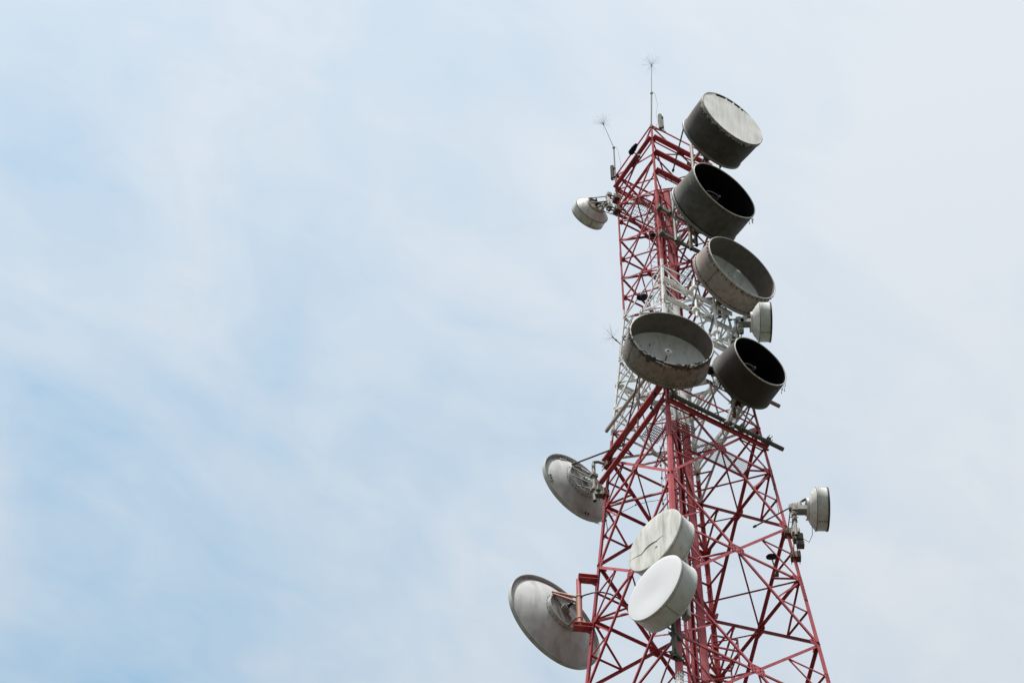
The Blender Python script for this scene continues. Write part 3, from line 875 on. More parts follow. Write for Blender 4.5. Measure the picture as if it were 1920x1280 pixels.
cl = crackline([ip(*p) for p in ((305, 428), (318, 424), (332, 416), (330, 408), (312, 412))], .022); cl.build('tear', [MT['crack']], w1rad)
for t, M, L in ((w1, MW1, .63), (w2, MW2, .635)):
    yb = L + .30
    W = lambda x, y, z: M @ V((x, y, z))
    mb = MB()
    mb.lathe([(.46, yb - .1), (.46, yb + .08), (.42, yb + .08), (.42, yb - .1)], M, 0, 32, smooth=False)
    for k in range(5):
        a = 2 * PI * k / 5
        mb.tube(W(.44 * math.sin(a), yb, .44 * math.cos(a)), W(.02, yb + .32, .25 * math.cos(a)), .024, 0, 6)
    mb.box(W(0, yb + .34, 0), M.to_3x3() @ V((.13, 0, 0)), M.to_3x3() @ V((0, .09, 0)), V((0, 0, .34)), 1, .03)
    mb.tube(W(.05, yb + .1, -.2), W(.05, yb + .1, -.42), .08, 1, 10)
    mb.build('mount_frame', [MT['galv'], MT['panel']], t)
# their shared pole clamped to the front leg
pz0, pz1 = 68.6 + ZC, 76.3 + ZC
pole = thing('mounting_pole', 'dark stained steel pole clamped upright to the front leg behind the pair of white dishes', 'steel pole', legp(0, pz0))
mb = MB()
dP = facen(3) * .16 + facen(0) * .06
a, b = legp(0, pz0) + dP, legp(0, pz1) + dP
a = atleg(0, 1265.5, 1231, -.25); b = legp(0, pz1) + dP
mb.tube(a, b, .075, 0, 16); mb.tube(a - (b - a).normalized() * .003, a + (b - a).normalized() * .004, .06, 1, 16)
mb.build('pole', [MT['galvdark'], MT['black']], pole)
for e in (.02, .16, .72, .97):
    c = lerp(a, b, e); l = legp(0, c.z)
    mb = MB()
    u = (l - c); u.z = 0
    mb.box((c + l) / 2, u.normalized() * (u.length / 2 + .11), V((0, 0, .07)), u.normalized().cross(ez) * .095, 0, .03)
    for s in (-1, 1):
        for zz in (-.035, .035): mb.tube(c - u.normalized() * .16 + u.normalized().cross(ez) * s * .085 + ez * zz, l + u.normalized() * .2 + u.normalized().cross(ez) * s * .085 + ez * zz, .013, 1, 6)
    mb.build('clamp', [MT['galvdark'], MT['black']], pole)
strut(w2, MW2 @ V((-.75, .75, -.2)), at(1344, 1226, 95.2), .035, 'galvdark')
strut(w1, MW1 @ V((-.7, .72, -.2)), at(1309, 1120, 95.5), .03, 'galvdark')

# open parabolic dishes on the left leg, seen from behind
def open_dish(label, u, v, depth, az, Rf, dep, hubr, el=0.0, mat='dishback', lip=.13):
    C = at(u, v, depth)
    t, M = dish_thing(label, C, az, el, 'open dishes on the left leg seen from behind')
    W = lambda x, y, z: M @ V((x, y, z))
    Ri = Rf - .075
    para = [(max(.001, Ri * k / 16), dep * (1 - (k / 16) ** 2)) for k in range(16, -1, -1)]
    mb = MB()
    mb.lathe([(r, y + .0) for r, y in para], M, 0, 96)
    mb.lathe([(r, y - .025) for r, y in para], M, 0, 96, flip=True)
    for a in (.5, 1.6, 2.7, 3.8, 4.9, 5.9):
        pass
    rf = mb.build('reflector', [MT[mat], MT['seam']], t)
    mb = MB()
    mb.lathe([(Ri - .004, -.026), (Rf, -.026), (Rf, lip), (Rf - .012, lip), (Rf - .012, -.008), (Ri - .004, .006)], M, 0, 96, smooth=False, closed=True)
    mb.build('rim', [MT['dishback'], MT['seam']], rf)
    # hub ring with cover disc
    yh = dep * (1 - (hubr / Ri) ** 2)
    mb = MB()
    mb.lathe([(hubr + .05, yh - .05), (hubr + .05, yh + .015), (hubr + .012, yh + .02), (hubr + .012, yh + .15), (hubr - .02, yh + .15), (hubr - .02, yh - .05)], M, 0, 56, smooth=False)
    bolts_round(mb, M, hubr + .06, yh + .02, 26, .016, 1, 0, (0, 1, 0))
    hr = mb.build('hub_ring', [MT['dishback'], MT['seam']], t)
    mb = MB()
    yd = dep + .02
    mb.lathe([(hubr - .02, yd), (.13, yd + .01), (.12, yd + .14), (.001, yd + .145)], M, 0, 40, smooth=False)
    mb.build('hub_disc', [MT['disc']], hr)
    t['_r'] = 0; del t['_r']
    return t, M, yh, yd
l1, ML1, yh1, yd1 = open_dish('smaller open dish seen from behind, grey struts, lugs on its rim', 1079.3, 916.2, 105.2, R(-141.8), 1.389 * 105.2 / 103, .44, .62, R(.8))
l2, ML2, yh2, yd2 = open_dish('largest open dish seen from behind, held by red bracket arms', 1037.3, 1166.9, 100.0, R(-140.9), 1.832 * 100 / 99.5, .60, .66, R(.6))
def on_img(M, y, u, v):
    """local-plane point: where the sight line through (u,v) meets the dish plane at local y"""
    inv = M.inverted(); o = inv @ CAM; d = inv.to_3x3() @ (at(u, v, 10) - CAM)
    tt = (y - o.y) / d.y
    return M @ (o + d * tt)
# rim lugs and dents on l1
Rl1 = 1.389 * 105.2 / 103
for a0_ in (0.55, 3.45, 5.2, 1.9):
    mb = MB()
    for s in (-.05, .05):
        a = a0_ + s
        r = Rl1 - .2; y = .44 * (1 - (r / (Rl1 - .055)) ** 2) + .012
        c = ML1 @ V((r * math.sin(a), y, r * math.cos(a)))
        ex = ML1.to_3x3() @ V((math.cos(a), 0, -math.sin(a))); er = ML1.to_3x3() @ V((math.sin(a), -.55, math.cos(a))).normalized(); en = ex.cross(er)
        mb.box(c, ex * .09, er * .06, en * (.018 if s < 0 else .021), 0, .01)
        mb.tube(c - en * .03, c + en * .03, .038, 1, 10)
    mb.build('rim_lug', [MT['dishback'], MT['crack']], l1)
mb = MB()
a = 3.9; r = Rl1
p = ML1 @ V((r * math.sin(a), -.02, r * math.cos(a)))
mb.path([p, p + V((-.08, 0, -.06)), p + V((-.12, -.02, -.03))], .012, 0, 5); mb.path([p + V((-.03, 0, -.03)), p + V((.04, .0, -.09))], .012, 0, 5)
mb.build('rim_hook', [MT['galvdark']], l1)

# mount of l1: vertical pipe beside the left leg, elbow arms, struts from hub ring
W = lambda x, y, z: ML1 @ V((x, y, z))
pc = on_img(ML1, yd1 + .55, 1114, 905)
mb = MB()
pt, pb = pc + V((0, 0, 1.05)), pc - V((0, 0, 1.0))
mb.tube(pb, pt, .065, 0, 14); mb.tube(pb - V((0, 0, .003)), pb + V((0, 0, .003)), .052, 1, 14)
Lt, Lb = legp(3, pt.z - .1), legp(3, pb.z + .35)
mb.path([pt - V((0, 0, .05)), pt + V((.0, 0, .12)), lerp(pt, Lt, .35) + V((0, 0, .16)), lerp(pt, Lt, .75) + V((0, 0, .06)), Lt], .06, 0, 10)
mb.build('mount_pipe', [MT['galv'], MT['black']], l1)
for Q in (Lt, Lb):
    mb = MB()
    mb.box(Q, dNR * .12, dNL * .12, ez * .17, 0, .02)
    for zz in (-.1, .1):
        mb.tube(Q + ez * zz - dNL * .2 - dNR * .08, Q + ez * zz + dNL * .26 - dNR * .08, .014, 1, 6)
    P = V((pc.x, pc.y, Q.z))
    if Q is Lb: mb.box((P + Q) / 2, (Q - P) / 2, ez * .09, (Q - P).normalized().cross(ez) * .1, 2, .02); mb.box(lerp(P, Q, .5) + V((0, 0, .2)), dNR * .16, dNL * .12, ez * .12, 2, .03)
    mb.build('leg_clamp', [MT['rusty'], MT['galvdark'], MT['galvdark']], l1)
mb = MB()
for k in range(8):
    a = 2 * PI * (k + .3) / 8
    mb.tube(W(.62 * math.sin(a), yh1 + .1, .62 * math.cos(a)), pc + V((0, 0, .42 * math.cos(a))), .024, 0, 6)
mb.tube(W(0, yd1 + .1, 0), pc, .07, 0, 10); mb.box(pc + V((0, 0, .4)), dNR * .12, dNL * .10, ez * .06, 0, .02); mb.box(pc - V((0, 0, .4)), dNR * .12, dNL * .10, ez * .06, 0, .02)
mb.box(lerp(W(0, yd1 + .1, 0), pc, .6) + V((0, 0, .05)), (pc - W(0, yd1, 0)) * .3, ez * .07, dNR * .06, 1, .01)
mb.build('mount_frame', [MT['galv'], MT['whitedrum']], l1)
q1 = at(1182, 829, depth_of(legp(3, 85.3 + ZC)) - .6)
strut(l1, on_img(ML1, yh1 + .12, 1074, 870), q1, .032, 'galvdark')

# mount of l2: two red bracket arms, rusty orange pipe, struts
Rl2 = 1.832 * 100 / 99.5
W = lambda x, y, z: ML2 @ V((x, y, z))
def atz(u, v, depth): return at(u, v, depth)
zt2, zb2 = legz(3, 1083), legz(3, 1173)
zt2 -= .12; zb2 -= .12
armT, armB = legp(3, zt2), legp(3, zb2)
dep2 = depth_of(armT)
for Q, (uu, vv) in ((armT, (1091, 1086)), (armB, (1081, 1176))):
    P = at(uu, vv, depth_of(Q) - .05); P.z = Q.z
    d = (P - Q); d.z = 0; dn = d.normalized()
    mb = MB()
    channel(mb, Q - dn * .05, P + dn * .12, .20, dn.cross(ez) * (1 if dn.cross(ez).y < 0 else -1), 0, .16, .014)
    mb.box(lerp(Q, P, .5) - ez * .1, d / 2 + dn * .1, dn.cross(ez) * .09, ez * .008, 0)
    mb.plate([Q - ez * .32, Q + dn * .3 - ez * .09, Q - ez * .09], dn.cross(ez), .012, 0)
    mb.build('bracket_arm', RW, l2)
    if Q is armT: PT = P.copy()
    else: PB = P.copy()
PB.x, PB.y = (PB.x + PT.x) / 2, (PB.y + PT.y) / 2
PT.x, PT.y = PB.x, PB.y
mb = MB()
zm2 = lerp(PB.z, PT.z, .62)
mb.tube(PB, V((PB.x, PB.y, zm2)), .095, 0, 14); mb.tube(V((PB.x, PB.y, zm2 - .02)), V((PB.x, PB.y, zm2 + .05)), .112, 0, 14)
mb.tube(V((PB.x, PB.y, zm2)), PT, .08, 1, 14)
mb.tube(PB + ez * .35, PB + ez * .45, .112, 0, 14)
mb.build('mount_pipe', [MT['rustpipe'], MT['red']], l2)
hubc = W(0, yd2 + .14, 0)
top_ring = on_img(ML2, yh2 + .14, 1036, 1109)
mb = MB()
pm = V((PB.x, PB.y, lerp(PB.z, PT.z, .55)))
mb.tube(top_ring, pm + ez * .15, .045, 0, 8); mb.tube(top_ring + V((.03, 0, -.1)), pm - ez * .1, .04, 0, 8)
mb.tube(top_ring, on_img(ML2, yh2 + .14, 1072, 1160), .022, 1, 6)
bot_ring = on_img(ML2, yh2 + .14, 1066, 1172)
mb.tube(bot_ring, V((PB.x, PB.y, PB.z + .6)), .035, 1, 8)
mb.tube(W(-.35, yh2 + .14, -.5), V((PB.x, PB.y, PB.z + .5)), .035, 1, 8); mb.tube(W(-.6, yh2 + .14, .2), pm, .035, 1, 8)
mb.tube(W(.1, yd2, .0), W(.1, yd2 + .22, .0), .11, 2, 12)
mb.path([W(.1, yd2 + .2, .05), W(.0, yd2 + .4, .0), pm - ez * .3], .04, 1, 8)
mb.build('mount_frame', [MT['rustpipe'], MT['tan'], MT['disc']], l2)
# black feeder looping from the hub disc over to the tower
cabl = thing('feeder_cable', 'thick black feeder cable arching from the lowest left dish hub into the tower', 'cable', hubc)
dH = depth_of(hubc)
pts = [at(1064, 1139, dH), at(1071, 1131, dH - .2), at(1083, 1122, dH - .5), at(1096, 1115, dH - .8), at(1112, 1110.5, dH - 1.0), at(1128, 1109.5, dH - 1.0), at(1144, 1113, dH - .8), at(1158, 1120, dH - .6), at(1170, 1128, dH - .4), at(1180, 1135, dH - .2), at(1196, 1150, dH)]
mb = MB(); mb.path(pts, .026, 0, 8); mb.build('cable_run', [MT['cable']], cabl)
mb = MB(); mb.tube(pts[0] - (pts[1] - pts[0]).normalized() * .05, pts[1], .045, 0, 10); mb.build('connector', [MT['black']], cabl)

# small shrouded dishes
def small_dish(label, u, v, depth, az, Rf=.69, L=.35, darkrim=True, disc='whitedrum'):
    C = at(u, v, depth)
    t, M = dish_thing(label, C, az, 0, 'small white shrouded dishes')
    W = lambda x, y, z: M @ V((x, y, z))
    mb = MB()
    mb.lathe([(Rf, .0), (Rf, L - .02), (Rf + .014, L - .015), (Rf + .014, L + .015), (Rf - .01, L + .02)], M, 0, 72)
    mb.lathe([(Rf + .015, L + .004), (Rf + .018, L + .016), (Rf + .006, L + .024)], M, 1, 72)
    bolts_round(mb, M, Rf, .05, 20, .008, 1); bolts_round(mb, M, Rf, L - .05, 20, .008, 1)
    for a in (1.1, 3.2, 5.3): seam(mb, M, a, Rf, .02, Rf, L - .03, 1, .004, 4)
    sh = mb.build('shroud', [MT['whitedrum'], MT['seam']], t)
    mb = MB()
    mb.lathe([(Rf + .012, L), (Rf * .97, L + .035), (Rf * .80, L + .125), (Rf * .58, L + .225), (Rf * .52, L + .235)], M, 0, 72)
    bolts_round(mb, M, Rf * .75, L + .165, 8, .012, 1, .2)
    rb = mb.build('reflector_back', [MT['whitedrum'], MT['seam']], t)
    mb = MB()
    mb.lathe([(Rf * .5, L + .22), (Rf * .52, L + .24), (Rf * .52, L + .31), (Rf * .46, L + .315), (Rf * .45, L + .28), (.001, L + .28)], M, 0, 48, smooth=False)
    bolts_round(mb, M, Rf * .48, L + .315, 12, .012, 1, .1, (0, 1, 0))
    mb.build('hub_plate', [MT[disc], MT['seam']], rb)
    mb = MB()
    mb.lathe([(Rf * .994, -.03), (Rf * .8, -.05), (.001, -.06)], M, 0, 64)
    mb.build('radome', [MT['panel']], t)
    mb = MB()
    mb.lathe([(Rf - .01, -.032), (Rf + .014, -.03), (Rf + .014, .025), (Rf - .01, .026)], M, 0, 72, smooth=False, closed=True)
    mb.build('rim', [MT['seam' if darkrim else 'rim']], sh)
    return t, M
def small_mount(t, M, leg, zpipe, off, L=.35, dn=.95, upz=.35, boxes=True, dx=0.0):
    """feed box, pipe, arms and clamps back to a leg"""
    W = lambda x, y, z: M @ V((x, y, z)); M3 = M.to_3x3()
    yb = L + .3
    mb = MB()
    pc = W(dx, yb + off, 0)
    mb.tube(pc - ez * dn, pc + ez * upz, .055, 0, 12); mb.tube(pc - ez * (dn + .003), pc - ez * (dn - .003), .043, 1, 12)
    mpp = mb.build('mount_pipe', [MT['galv'], MT['black']], t)
    mb = MB()
    if boxes:
        mb.box(W(.02, yb + off * .45, -.02), M3 @ V((.13, 0, 0)), M3 @ V((0, off * .45 + .02, 0)), ez * .10, 0, .015)
        mb.tube(W(0, yb + off * .5, .1), W(0, yb + off * .5, .3), .08, 1, 12); mb.box(W(0, yb + off * .85, .02), M3 @ V((.11, 0, 0)), M3 @ V((0, .10, 0)), ez * .16, 0, .02)
    else:
        for a in (1.9, 2.9, 3.9, 5.2):
            mb.tube(W(.3 * math.sin(a), yb - .02, .3 * math.cos(a)), pc + ez * (.25 * math.cos(a)), .03, 0, 6)
        mb.tube(W(0, yb - .04, 0), W(-.02, yb + .12, -.02), .05, 2, 10); mb.path([W(-.02, yb + .1, -.02), W(-.12, yb + .22, -.1), pc - ez * .35], .022, 2, 6)
        mb.box(pc + ez * .05, RT * .07, V((0, .07, 0)), ez * .3, 1, .02)
    mb.tube(W(.05, yb - .02, .08), W(.05, yb + .1, .18), .03, 2, 8); mb.tube(W(.05, yb + .09, .15), W(.05, yb + .09, .26), .035, 2, 8)
    mb.build('feed_unit', [MT['galv'], MT['tan'], MT['black']], t)
    for zz in (-.35, -.6):
        mb = MB()
        mb.tube(pc + ez * zz, pc + ez * (zz + .12), .09, 1, 10)
        for s in (-1, 1): mb.tube(pc + ez * (zz + .06) + M3 @ V((s * .1, -.12, 0)), pc + ez * (zz + .06) + M3 @ V((s * .1, .14, 0)), .012, 0, 6)
        mb.build('pipe_clamp', [MT['galv'], MT['tan']], mpp)
    for zz, nm in ((upz - .1, 0), (-dn + .25, 1)):
        P = pc + ez * zz; Q = legp(leg, P.z)
        d = Q - P; d.z = 0
        mb = MB(); dn_ = d.normalized(); sd = dn_.cross(ez)
        for s in (-1, 1): mb.box((P + Q) / 2 + sd * s * .06, d / 2, ez * .045, sd * .012, 0)
        mb.box(lerp(P, Q, .06), dn_ * .09, sd * .12, ez * .09, 1, .02)
        mb.box(Q, dn_ * .12, sd * .16, ez * .14, 2, .02)
        for s in (-1, 1):
            for z2 in (-.08, .08): mb.tube(Q - dn_ * .2 + sd * s * .13 + ez * z2, Q + dn_ * .24 + sd * s * .13 + ez * z2, .013, 1, 6)
        mb.build('mount_arm', [MT['galvdark'], MT['galv'], MT['rusty']], t)
l0, ML0 = small_dish('small white dish seen from behind high on the left leg, facing away', 1101.5, 406.5, 118.9, R(-148.6), .662 * 118.9 / 115.5, .325, False, 'hubbeige')
small_mount(l0, ML0, 3, 0, .42, .325, dn=.78, upz=.42, boxes=False, dx=-.28)
rd1, MR1 = small_dish('small white dish facing right, half hidden behind the two big drums', 1443.5, 604, 108.2, R(90.0), .69, .37)
small_mount(rd1, MR1, 1, 0, .38, .37, dn=.7, upz=.3)
rd2, MR2 = small_dish('small white dish facing right, alone against the sky on the right leg', 1550.5, 954.5, 98.6, R(90.5), .69, .345)
small_mount(rd2, MR2, 1, 0, .42, .345, dn=1.35, upz=.25)
strut(l0, ML0 @ V((.30, .62, .22)), legp(3, legz(3, 366)), .018, 'galvdark')
strut(l0, ML0 @ V((-.28, .62, -.2)), legp(3, legz(3, 405)), .018, 'galvdark')
strut(rd1, MR1 @ V((0, .66, .33)), at(1366, 600, 108.9), .024, 'galvdark')
strut(rd2, MR2 @ V((-.08, .66, .41)), at(1412, 988, 99.9), .026, 'galvdark')
# radio boxes under rd2's arm
mb = MB()
p = at(1492, 998, 98.2)
mb.box(p, RT * .13, V((0, .1, 0)), ez * .11, 0, .03); mb.box(p - ez * .3 + RT * .05, RT * .16, V((0, .12, 0)), ez * .14, 1, .03); mb.box(p - ez * .62 + RT * .1, RT * .12, V((0, .1, 0)), ez * .1, 1, .02)
mb.path([p - ez * .3 + RT * .2, p - ez * .5 + RT * .38, p - ez * .1 + RT * .52, p + ez * .75 + RT * .56], .010, 2, 5)
mb.build('junction_box', [MT['whitedrum'], MT['galvdark'], MT['cable']], rd2)

# ------------------------------------------------------------------ pipes and beams carried by the tower
def pipe_thing(name, label, cat, p, q, r, mat, clamps=(), flat=None, capm='black'):
    t = thing(name, label, cat, p)
    mb = MB()
    if flat:
        d = (q - p).normalized(); e = d.cross(ez).normalized()
        mb.box((p + q) / 2, e * flat[1], d.cross(e) * flat[0], (q - p) / 2, 0, min(flat) * .3)
        mb.build('beam', [MT[mat]], t)
    else:
        mb.tube(p, q, r, 0, 16)
        d = (q - p).normalized()
        mb.tube(p - d * .003, p + d * .003, r * .82, 1, 16); mb.tube(q - d * .003, q + d * .003, r * .82, 1, 16)
        mb.build('pipe', [MT[mat], MT[capm]], t)
    for e in clamps:
        c = lerp(p, q, e); d = (q - p).normalized(); n = d.cross(ez).normalized()
        mb = MB()
        mb.box(c, d * .07, n * (r + .05), ez * (r + .05), 0, .02)
        for s in (-1, 1):
            for s2 in (-1, 1): mb.tube(c + d * s * .05 + ez * s2 * (r + .03) - n * .22, c + d * s * .05 + ez * s2 * (r + .03) + n * .22, .012, 0, 6)
        mb.build('clamp', [MT['galvdark']], t)
    return t
n0, n3 = facen(0), facen(3)
z = 84.22 + ZC
pipe_thing('mounting_pipe', 'long olive grey steel pipe running along the red beam below the lowest dark drum', 'steel pipe', legp(0, z) + n0 * .16 + dNR * .10, legp(1, z) + n0 * .16 + dNR * .62, .075, 'galvdark', (.0, .62, .86))
z = 87.15 + ZC
pipe_thing('mounting_pipe', 'tan steel pipe sticking out behind the smaller dark drum at the right leg', 'steel pipe', legp(0, z) + n0 * .14 + dNR * .9, legp(1, z) + n0 * .14 + dNR * 1.05, .07, 'tan', (.35,))
z = 86.95 + ZC
pipe_thing('mounting_beam', 'tan flat beam slanting across the white left face below the torn drum', 'steel beam', legp(3, z) + n3 * .12 + dNL * .16, legp(0, z) + n3 * .12, .06, 'tan', (), (.07, .05))
z = 97.35 + ZC
pipe_thing('mounting_beam', 'upper grey bracket beam behind the black drum dish near the front leg', 'steel beam', legp(0, z) + n0 * .14 - dNR * .05, legp(0, z) + n0 * .14 + dNR * 2.2, .06, 'galv', (.02, .22), (.085, .05))
z = 95.6 + ZC
pipe_thing('mounting_beam', 'lower dark grey bracket beam running toward the taupe drum dish', 'steel beam', legp(0, z) + n0 * .14 - dNR * .05, legp(0, z) + n0 * .14 + dNR * 2.5, .06, 'galvdark', (.02, .3), (.085, .05))
pipe_thing('mounting_pipe', 'pale upright pipe left of the olive grey drum, across the two bracket beams', 'steel pipe', legp(0, 95.3 + ZC) + n0 * .27 + dNR * .52, legp(0, 98.2 + ZC) + n0 * .27 + dNR * .52, .055, 'galv', (.12, .72))
pipe_thing('mounting_pipe', 'short brownish upright pipe half hidden under the olive grey drum', 'steel pipe', legp(0, 95.2 + ZC) + n0 * .3 + dNR * 1.15, legp(0, 97.8 + ZC) + n0 * .3 + dNR * 1.15, .07, 'tan', (.12, .8))
pipe_thing('mounting_pipe', 'tan upright pipe on the top red beams behind the covered dish', 'steel pipe', legp(0, 100.9 + ZC) + n0 * .2 + dNR * 1.65, legp(0, 103.2 + ZC) + n0 * .2 + dNR * 1.65, .07, 'tan', (.3, .72))
p, q = at(1199, 706, 104.0), at(1195, 808, 101.5)
p = lerp(legp(0, 86.6 + ZC), legp(3, 86.6 + ZC), .55) + n3 * .2; 
q = at(1195.5, 808, depth_of(p) - 1.9)
p = at(1199.5, 700, depth_of(p))
pipe_thing('steel_rod', 'thin dark rod hanging down across the left face below the torn drum', 'steel rod', p, q, .028, 'rusty')

# ------------------------------------------------------------------ spiked lightning rods
def brush(mb, c, d, n, ln, r, spread=1.0, seed=1):
    rr = random.Random(seed)
    for k in range(n):
        while True:
            v = V((rr.uniform(-1, 1), rr.uniform(-1, 1), rr.uniform(-1, 1)))
            if .2 < v.length < 1: break
        v = (v.normalized() * spread + d * .85).normalized()
        l = ln * rr.uniform(.7, 1.0)
        e = c + v * l + V((0, 0, -.05 * rr.random()))
        mb.tube(c, c + (e - c) * .5, r, 0, 3); mb.tube(c + (e - c) * .5, e, r * .9, 0, 3)
def rod(label, base, mid, tip, seed, n=60, ln=.54, r1=.028, r2=.015, wire=True, m='galvdark', sr=.0014):
    t = thing('lightning_rod', label, 'lightning rod', base, group='spiked lightning rods')
    mb = MB(); mb.tube(base, mid, r1, 0, 10); mb.tube(mid - (mid - base).normalized() * .05, mid + (mid - base).normalized() * .04, r1 * 1.8, 0, 10)
    mb.build('mast', [MT[m]], t)
    mb = MB(); mb.tube(mid, tip, r2, 0, 8, r2 * .7); mb.build('upper_rod', [MT['galvdark']], t)
    mb = MB(); d = (tip - mid).normalized()
    brush(mb, tip, d, n, ln, sr, 1.0, seed); mb.tube(tip - d * .1, tip + d * .04, r2 * 1.6, 0, 8)
    mb.build('spike_brush', [MT['spike']], t)
    if wire:
        mb = MB()
        s = RT
        mb.path([mid + s * .04, mid + s * .1 + ez * .06, mid + s * .14 - ez * .15, lerp(mid, base, .35) + s * .24, lerp(mid, base, .6) + s * .18, lerp(mid, base, .85) + s * .26, base + s * .12 - ez * .1], .007, 0, 5)
        mb.build('down_wire', [MT['cable']], t)
    return t
Nt = legp(0, LV[0])
rod('tall spiked lightning rod standing upright on the top front corner of the tower', Nt - V((0, 0, .2)), atleg(0, 1221.6, 175), atleg(0, 1221.4, 122), 3)
Lt_ = legp(3, 101.9 + ZC)
rod('bent spiked lightning rod leaning left above the top left corner of the tower', atleg(3, 1155.5, 362), atleg(3, 1150.8, 277), atleg(3, 1131, 232), 5)
p = legp(3, legz(3, 645)); tp = at(1149, 632, depth_of(p) - .2)
rod('small spiked lightning rod sticking out sideways from the white part of the left leg', p, lerp(p, tp, .6), tp, 9, n=34, ln=.55, r1=.018, r2=.012, wire=False)

# ------------------------------------------------------------------ panel antennas and lamps
def panel(label, c, h, w, dpt, az, leg, mat, el=0.0):
    t = thing('panel_antenna', label, 'antenna', c, (0, 0, az), 'panel antennas on the tower top')
    M = pmat(t); M3 = M.to_3x3()
    W = lambda x, y, z: M @ V((x, y, z))
    mb = MB(); mb.box(c, M3 @ V((w, 0, 0)), M3 @ V((0, dpt, 0)), ez * h, 0, min(w, dpt) * .5); mb.build('cover', [MT[mat]], t)
    mb = MB(); mb.tube(W(0, dpt + .04, -h - .25), W(0, dpt + .04, h * .9), .022, 0, 10)
    for zz in (-.7, .7): mb.box(W(0, dpt + .02, h * zz), M3 @ V((.05, 0, 0)), M3 @ V((0, .03, 0)), ez * .03, 0)
    mb.build('bracket', [MT['galvdark']], t)
    mb = MB(); Q = legp(leg, c.z - h - .2)
    mb.tube(W(0, dpt + .04, -h - .2), Q, .02, 0, 6); mb.path([W(.03, 0, -h), W(.05, .05, -h - .15), W(.1, dpt + .1, -h - .35)], .014, 1, 5)
    mb.build('arm', [MT['galvdark'], MT['cable']], t)
    return t
panel('dark slim panel antenna hung outside the top left corner below the bent rod', atleg(3, 1148.2, 324), .46, .07, .07, R(-100), 3, 'black')
panel('grey slim panel antenna standing on the tower top just right of the tall rod', atleg(0, 1238, 229, .35), .52, .075, .07, R(-80), 0, 'galvdark')
def lamp(label, c, d, r, l, cat='obstruction light', hang=None):
    t = thing('obstruction_light', label, cat, c, group='dark lamps fixed to the tower')
    d = V(d).normalized()
    M = Matrix.Translation(c) @ d.to_track_quat('Y', 'Z').to_matrix().to_4x4()
    mb = MB()
    mb.lathe([(.001, -l), (r * .5, -l), (r * .62, -l * .8), (r * .95, -l * .1), (r, .0), (r, l * .25), (r * .9, l * .3)], M, 0, 24)
    for k in range(6): mb.lathe([(r * .6, -l * (.75 - .1 * k)), (r * (.8 + .05 * k), -l * (.75 - .1 * k)), (r * .6, -l * (.73 - .1 * k))], M, 0, 18)
    mb.build('housing', [MT['black']], t)
    mb = MB(); mb.lathe([(r * .9, l * .28), (r * .6, l * .42), (.001, l * .48)], M, 0, 24); mb.build('lens', [MT['black']], t)
    if hang is not None:
        mb = MB(); mb.tube(c, hang, .022, 0, 6); mb.box(hang, V((.06, 0, 0)), V((0, .06, 0)), ez * .05, 0); mb.build('bracket', [MT['galvdark']], t)
    return t
c = lerp(legp(0, 102.3 + ZC), legp(3, 102.3 + ZC), .52)
c = at(1185, 283.5, depth_of(c) - .1)
lamp('black lamp clipped to the sloping top left edge of the tower', c, dNL + V((0, 0, -.1)), .11, .34, hang=c + V((.25, .1, -.2)))
c = at(1206, 557, 111.2); lamp('black lamp inside the tower just below where red turns to white', c, (.5, -.4, -.5), .13, .3, hang=c + V((.3, .2, .3)))
c = at(1223, 440, 114.0); lamp('black box lamp inside the upper red part behind the front leg', c, (.1, -.3, -.9), .09, .34, hang=c + V((.1, .2, .35)))
c = at(1332, 694.5, 105.2); lamp('round black lamp between the torn drum and the smaller dark drum', c, (.1, -.7, -.6), .14, .18, hang=c + V((.1, .3, .2)))
c = at(1446.5, 1044, 97.6); lamp('black lamp hanging inside the right leg on the lower red part', c, (.0, .48, -.87), .17, .09, hang=c + V((.12, .1, -.75)))

# thin cables on the legs
def loose(label, pts, r, m):
    t = thing('loose_cable', label, 'cable', pts[0]); mb = MB(); mb.path(pts, r, 0, 5); mb.build('cable_run', [MT[m]], t)
    mb = MB()
    for k in range(1, len(pts) - 1, 2): mb.tube(pts[k] - ez * .03, pts[k] + ez * .03, r * 2.4, 0, 6)
    mb.build('cable_tie', [MT['black']], t)
dd = depth_of(legp(3, legz(3, 1000)))
loose('thin teal cable dangling inside the left leg below the upper open dish', [at(1135, 960, dd), at(1136, 975, dd), at(1139, 990, dd - .1), at(1136, 1004, dd - .1), at(1131, 1012, dd - .1), at(1130, 1024, dd)], .014, 'teal')
dd = depth_of(legp(3, legz(3, 950)))
loose('thin black wire sagging from the left leg across the face to the shaft', [at(1146, 968, dd), at(1160, 962, dd - .3), at(1175, 955, dd - .6), at(1192, 946, dd - 1.), at(1215, 940, dd - 1.2), at(1250, 935, dd - 1.4)], .010, 'cable')
loose('pair of thin black cables running straight down left of the front leg', [at(1238 + (y - 830) * .045 + 1.2 * math.sin(y * .2), y, 101 - (y - 830) * .028) for y in range(836, 960, 12)], .014, 'cable')
loose('black wire hanging beside the right leg above the lone small dish', [at(1447 + (y - 880) * .16 + 1.0 * math.sin(y * .3), y, 99.8) for y in range(880, 965, 12)], .010, 'cable')
loose('tangled black wires hanging beside the front leg at the bottom of the picture', [at(1279 + 4 * math.sin(y * .21), y, 92.2) for y in range(1222, 1282, 7)], .014, 'cable')
loose('short black cable loop hanging under the torn drum beside the red beam', [at(1232, 722, 102.2), at(1228, 738, 102), at(1223, 752, 101.9), at(1221, 764, 101.8), at(1224, 770, 101.8), at(1230, 771, 102)], .022, 'cable')

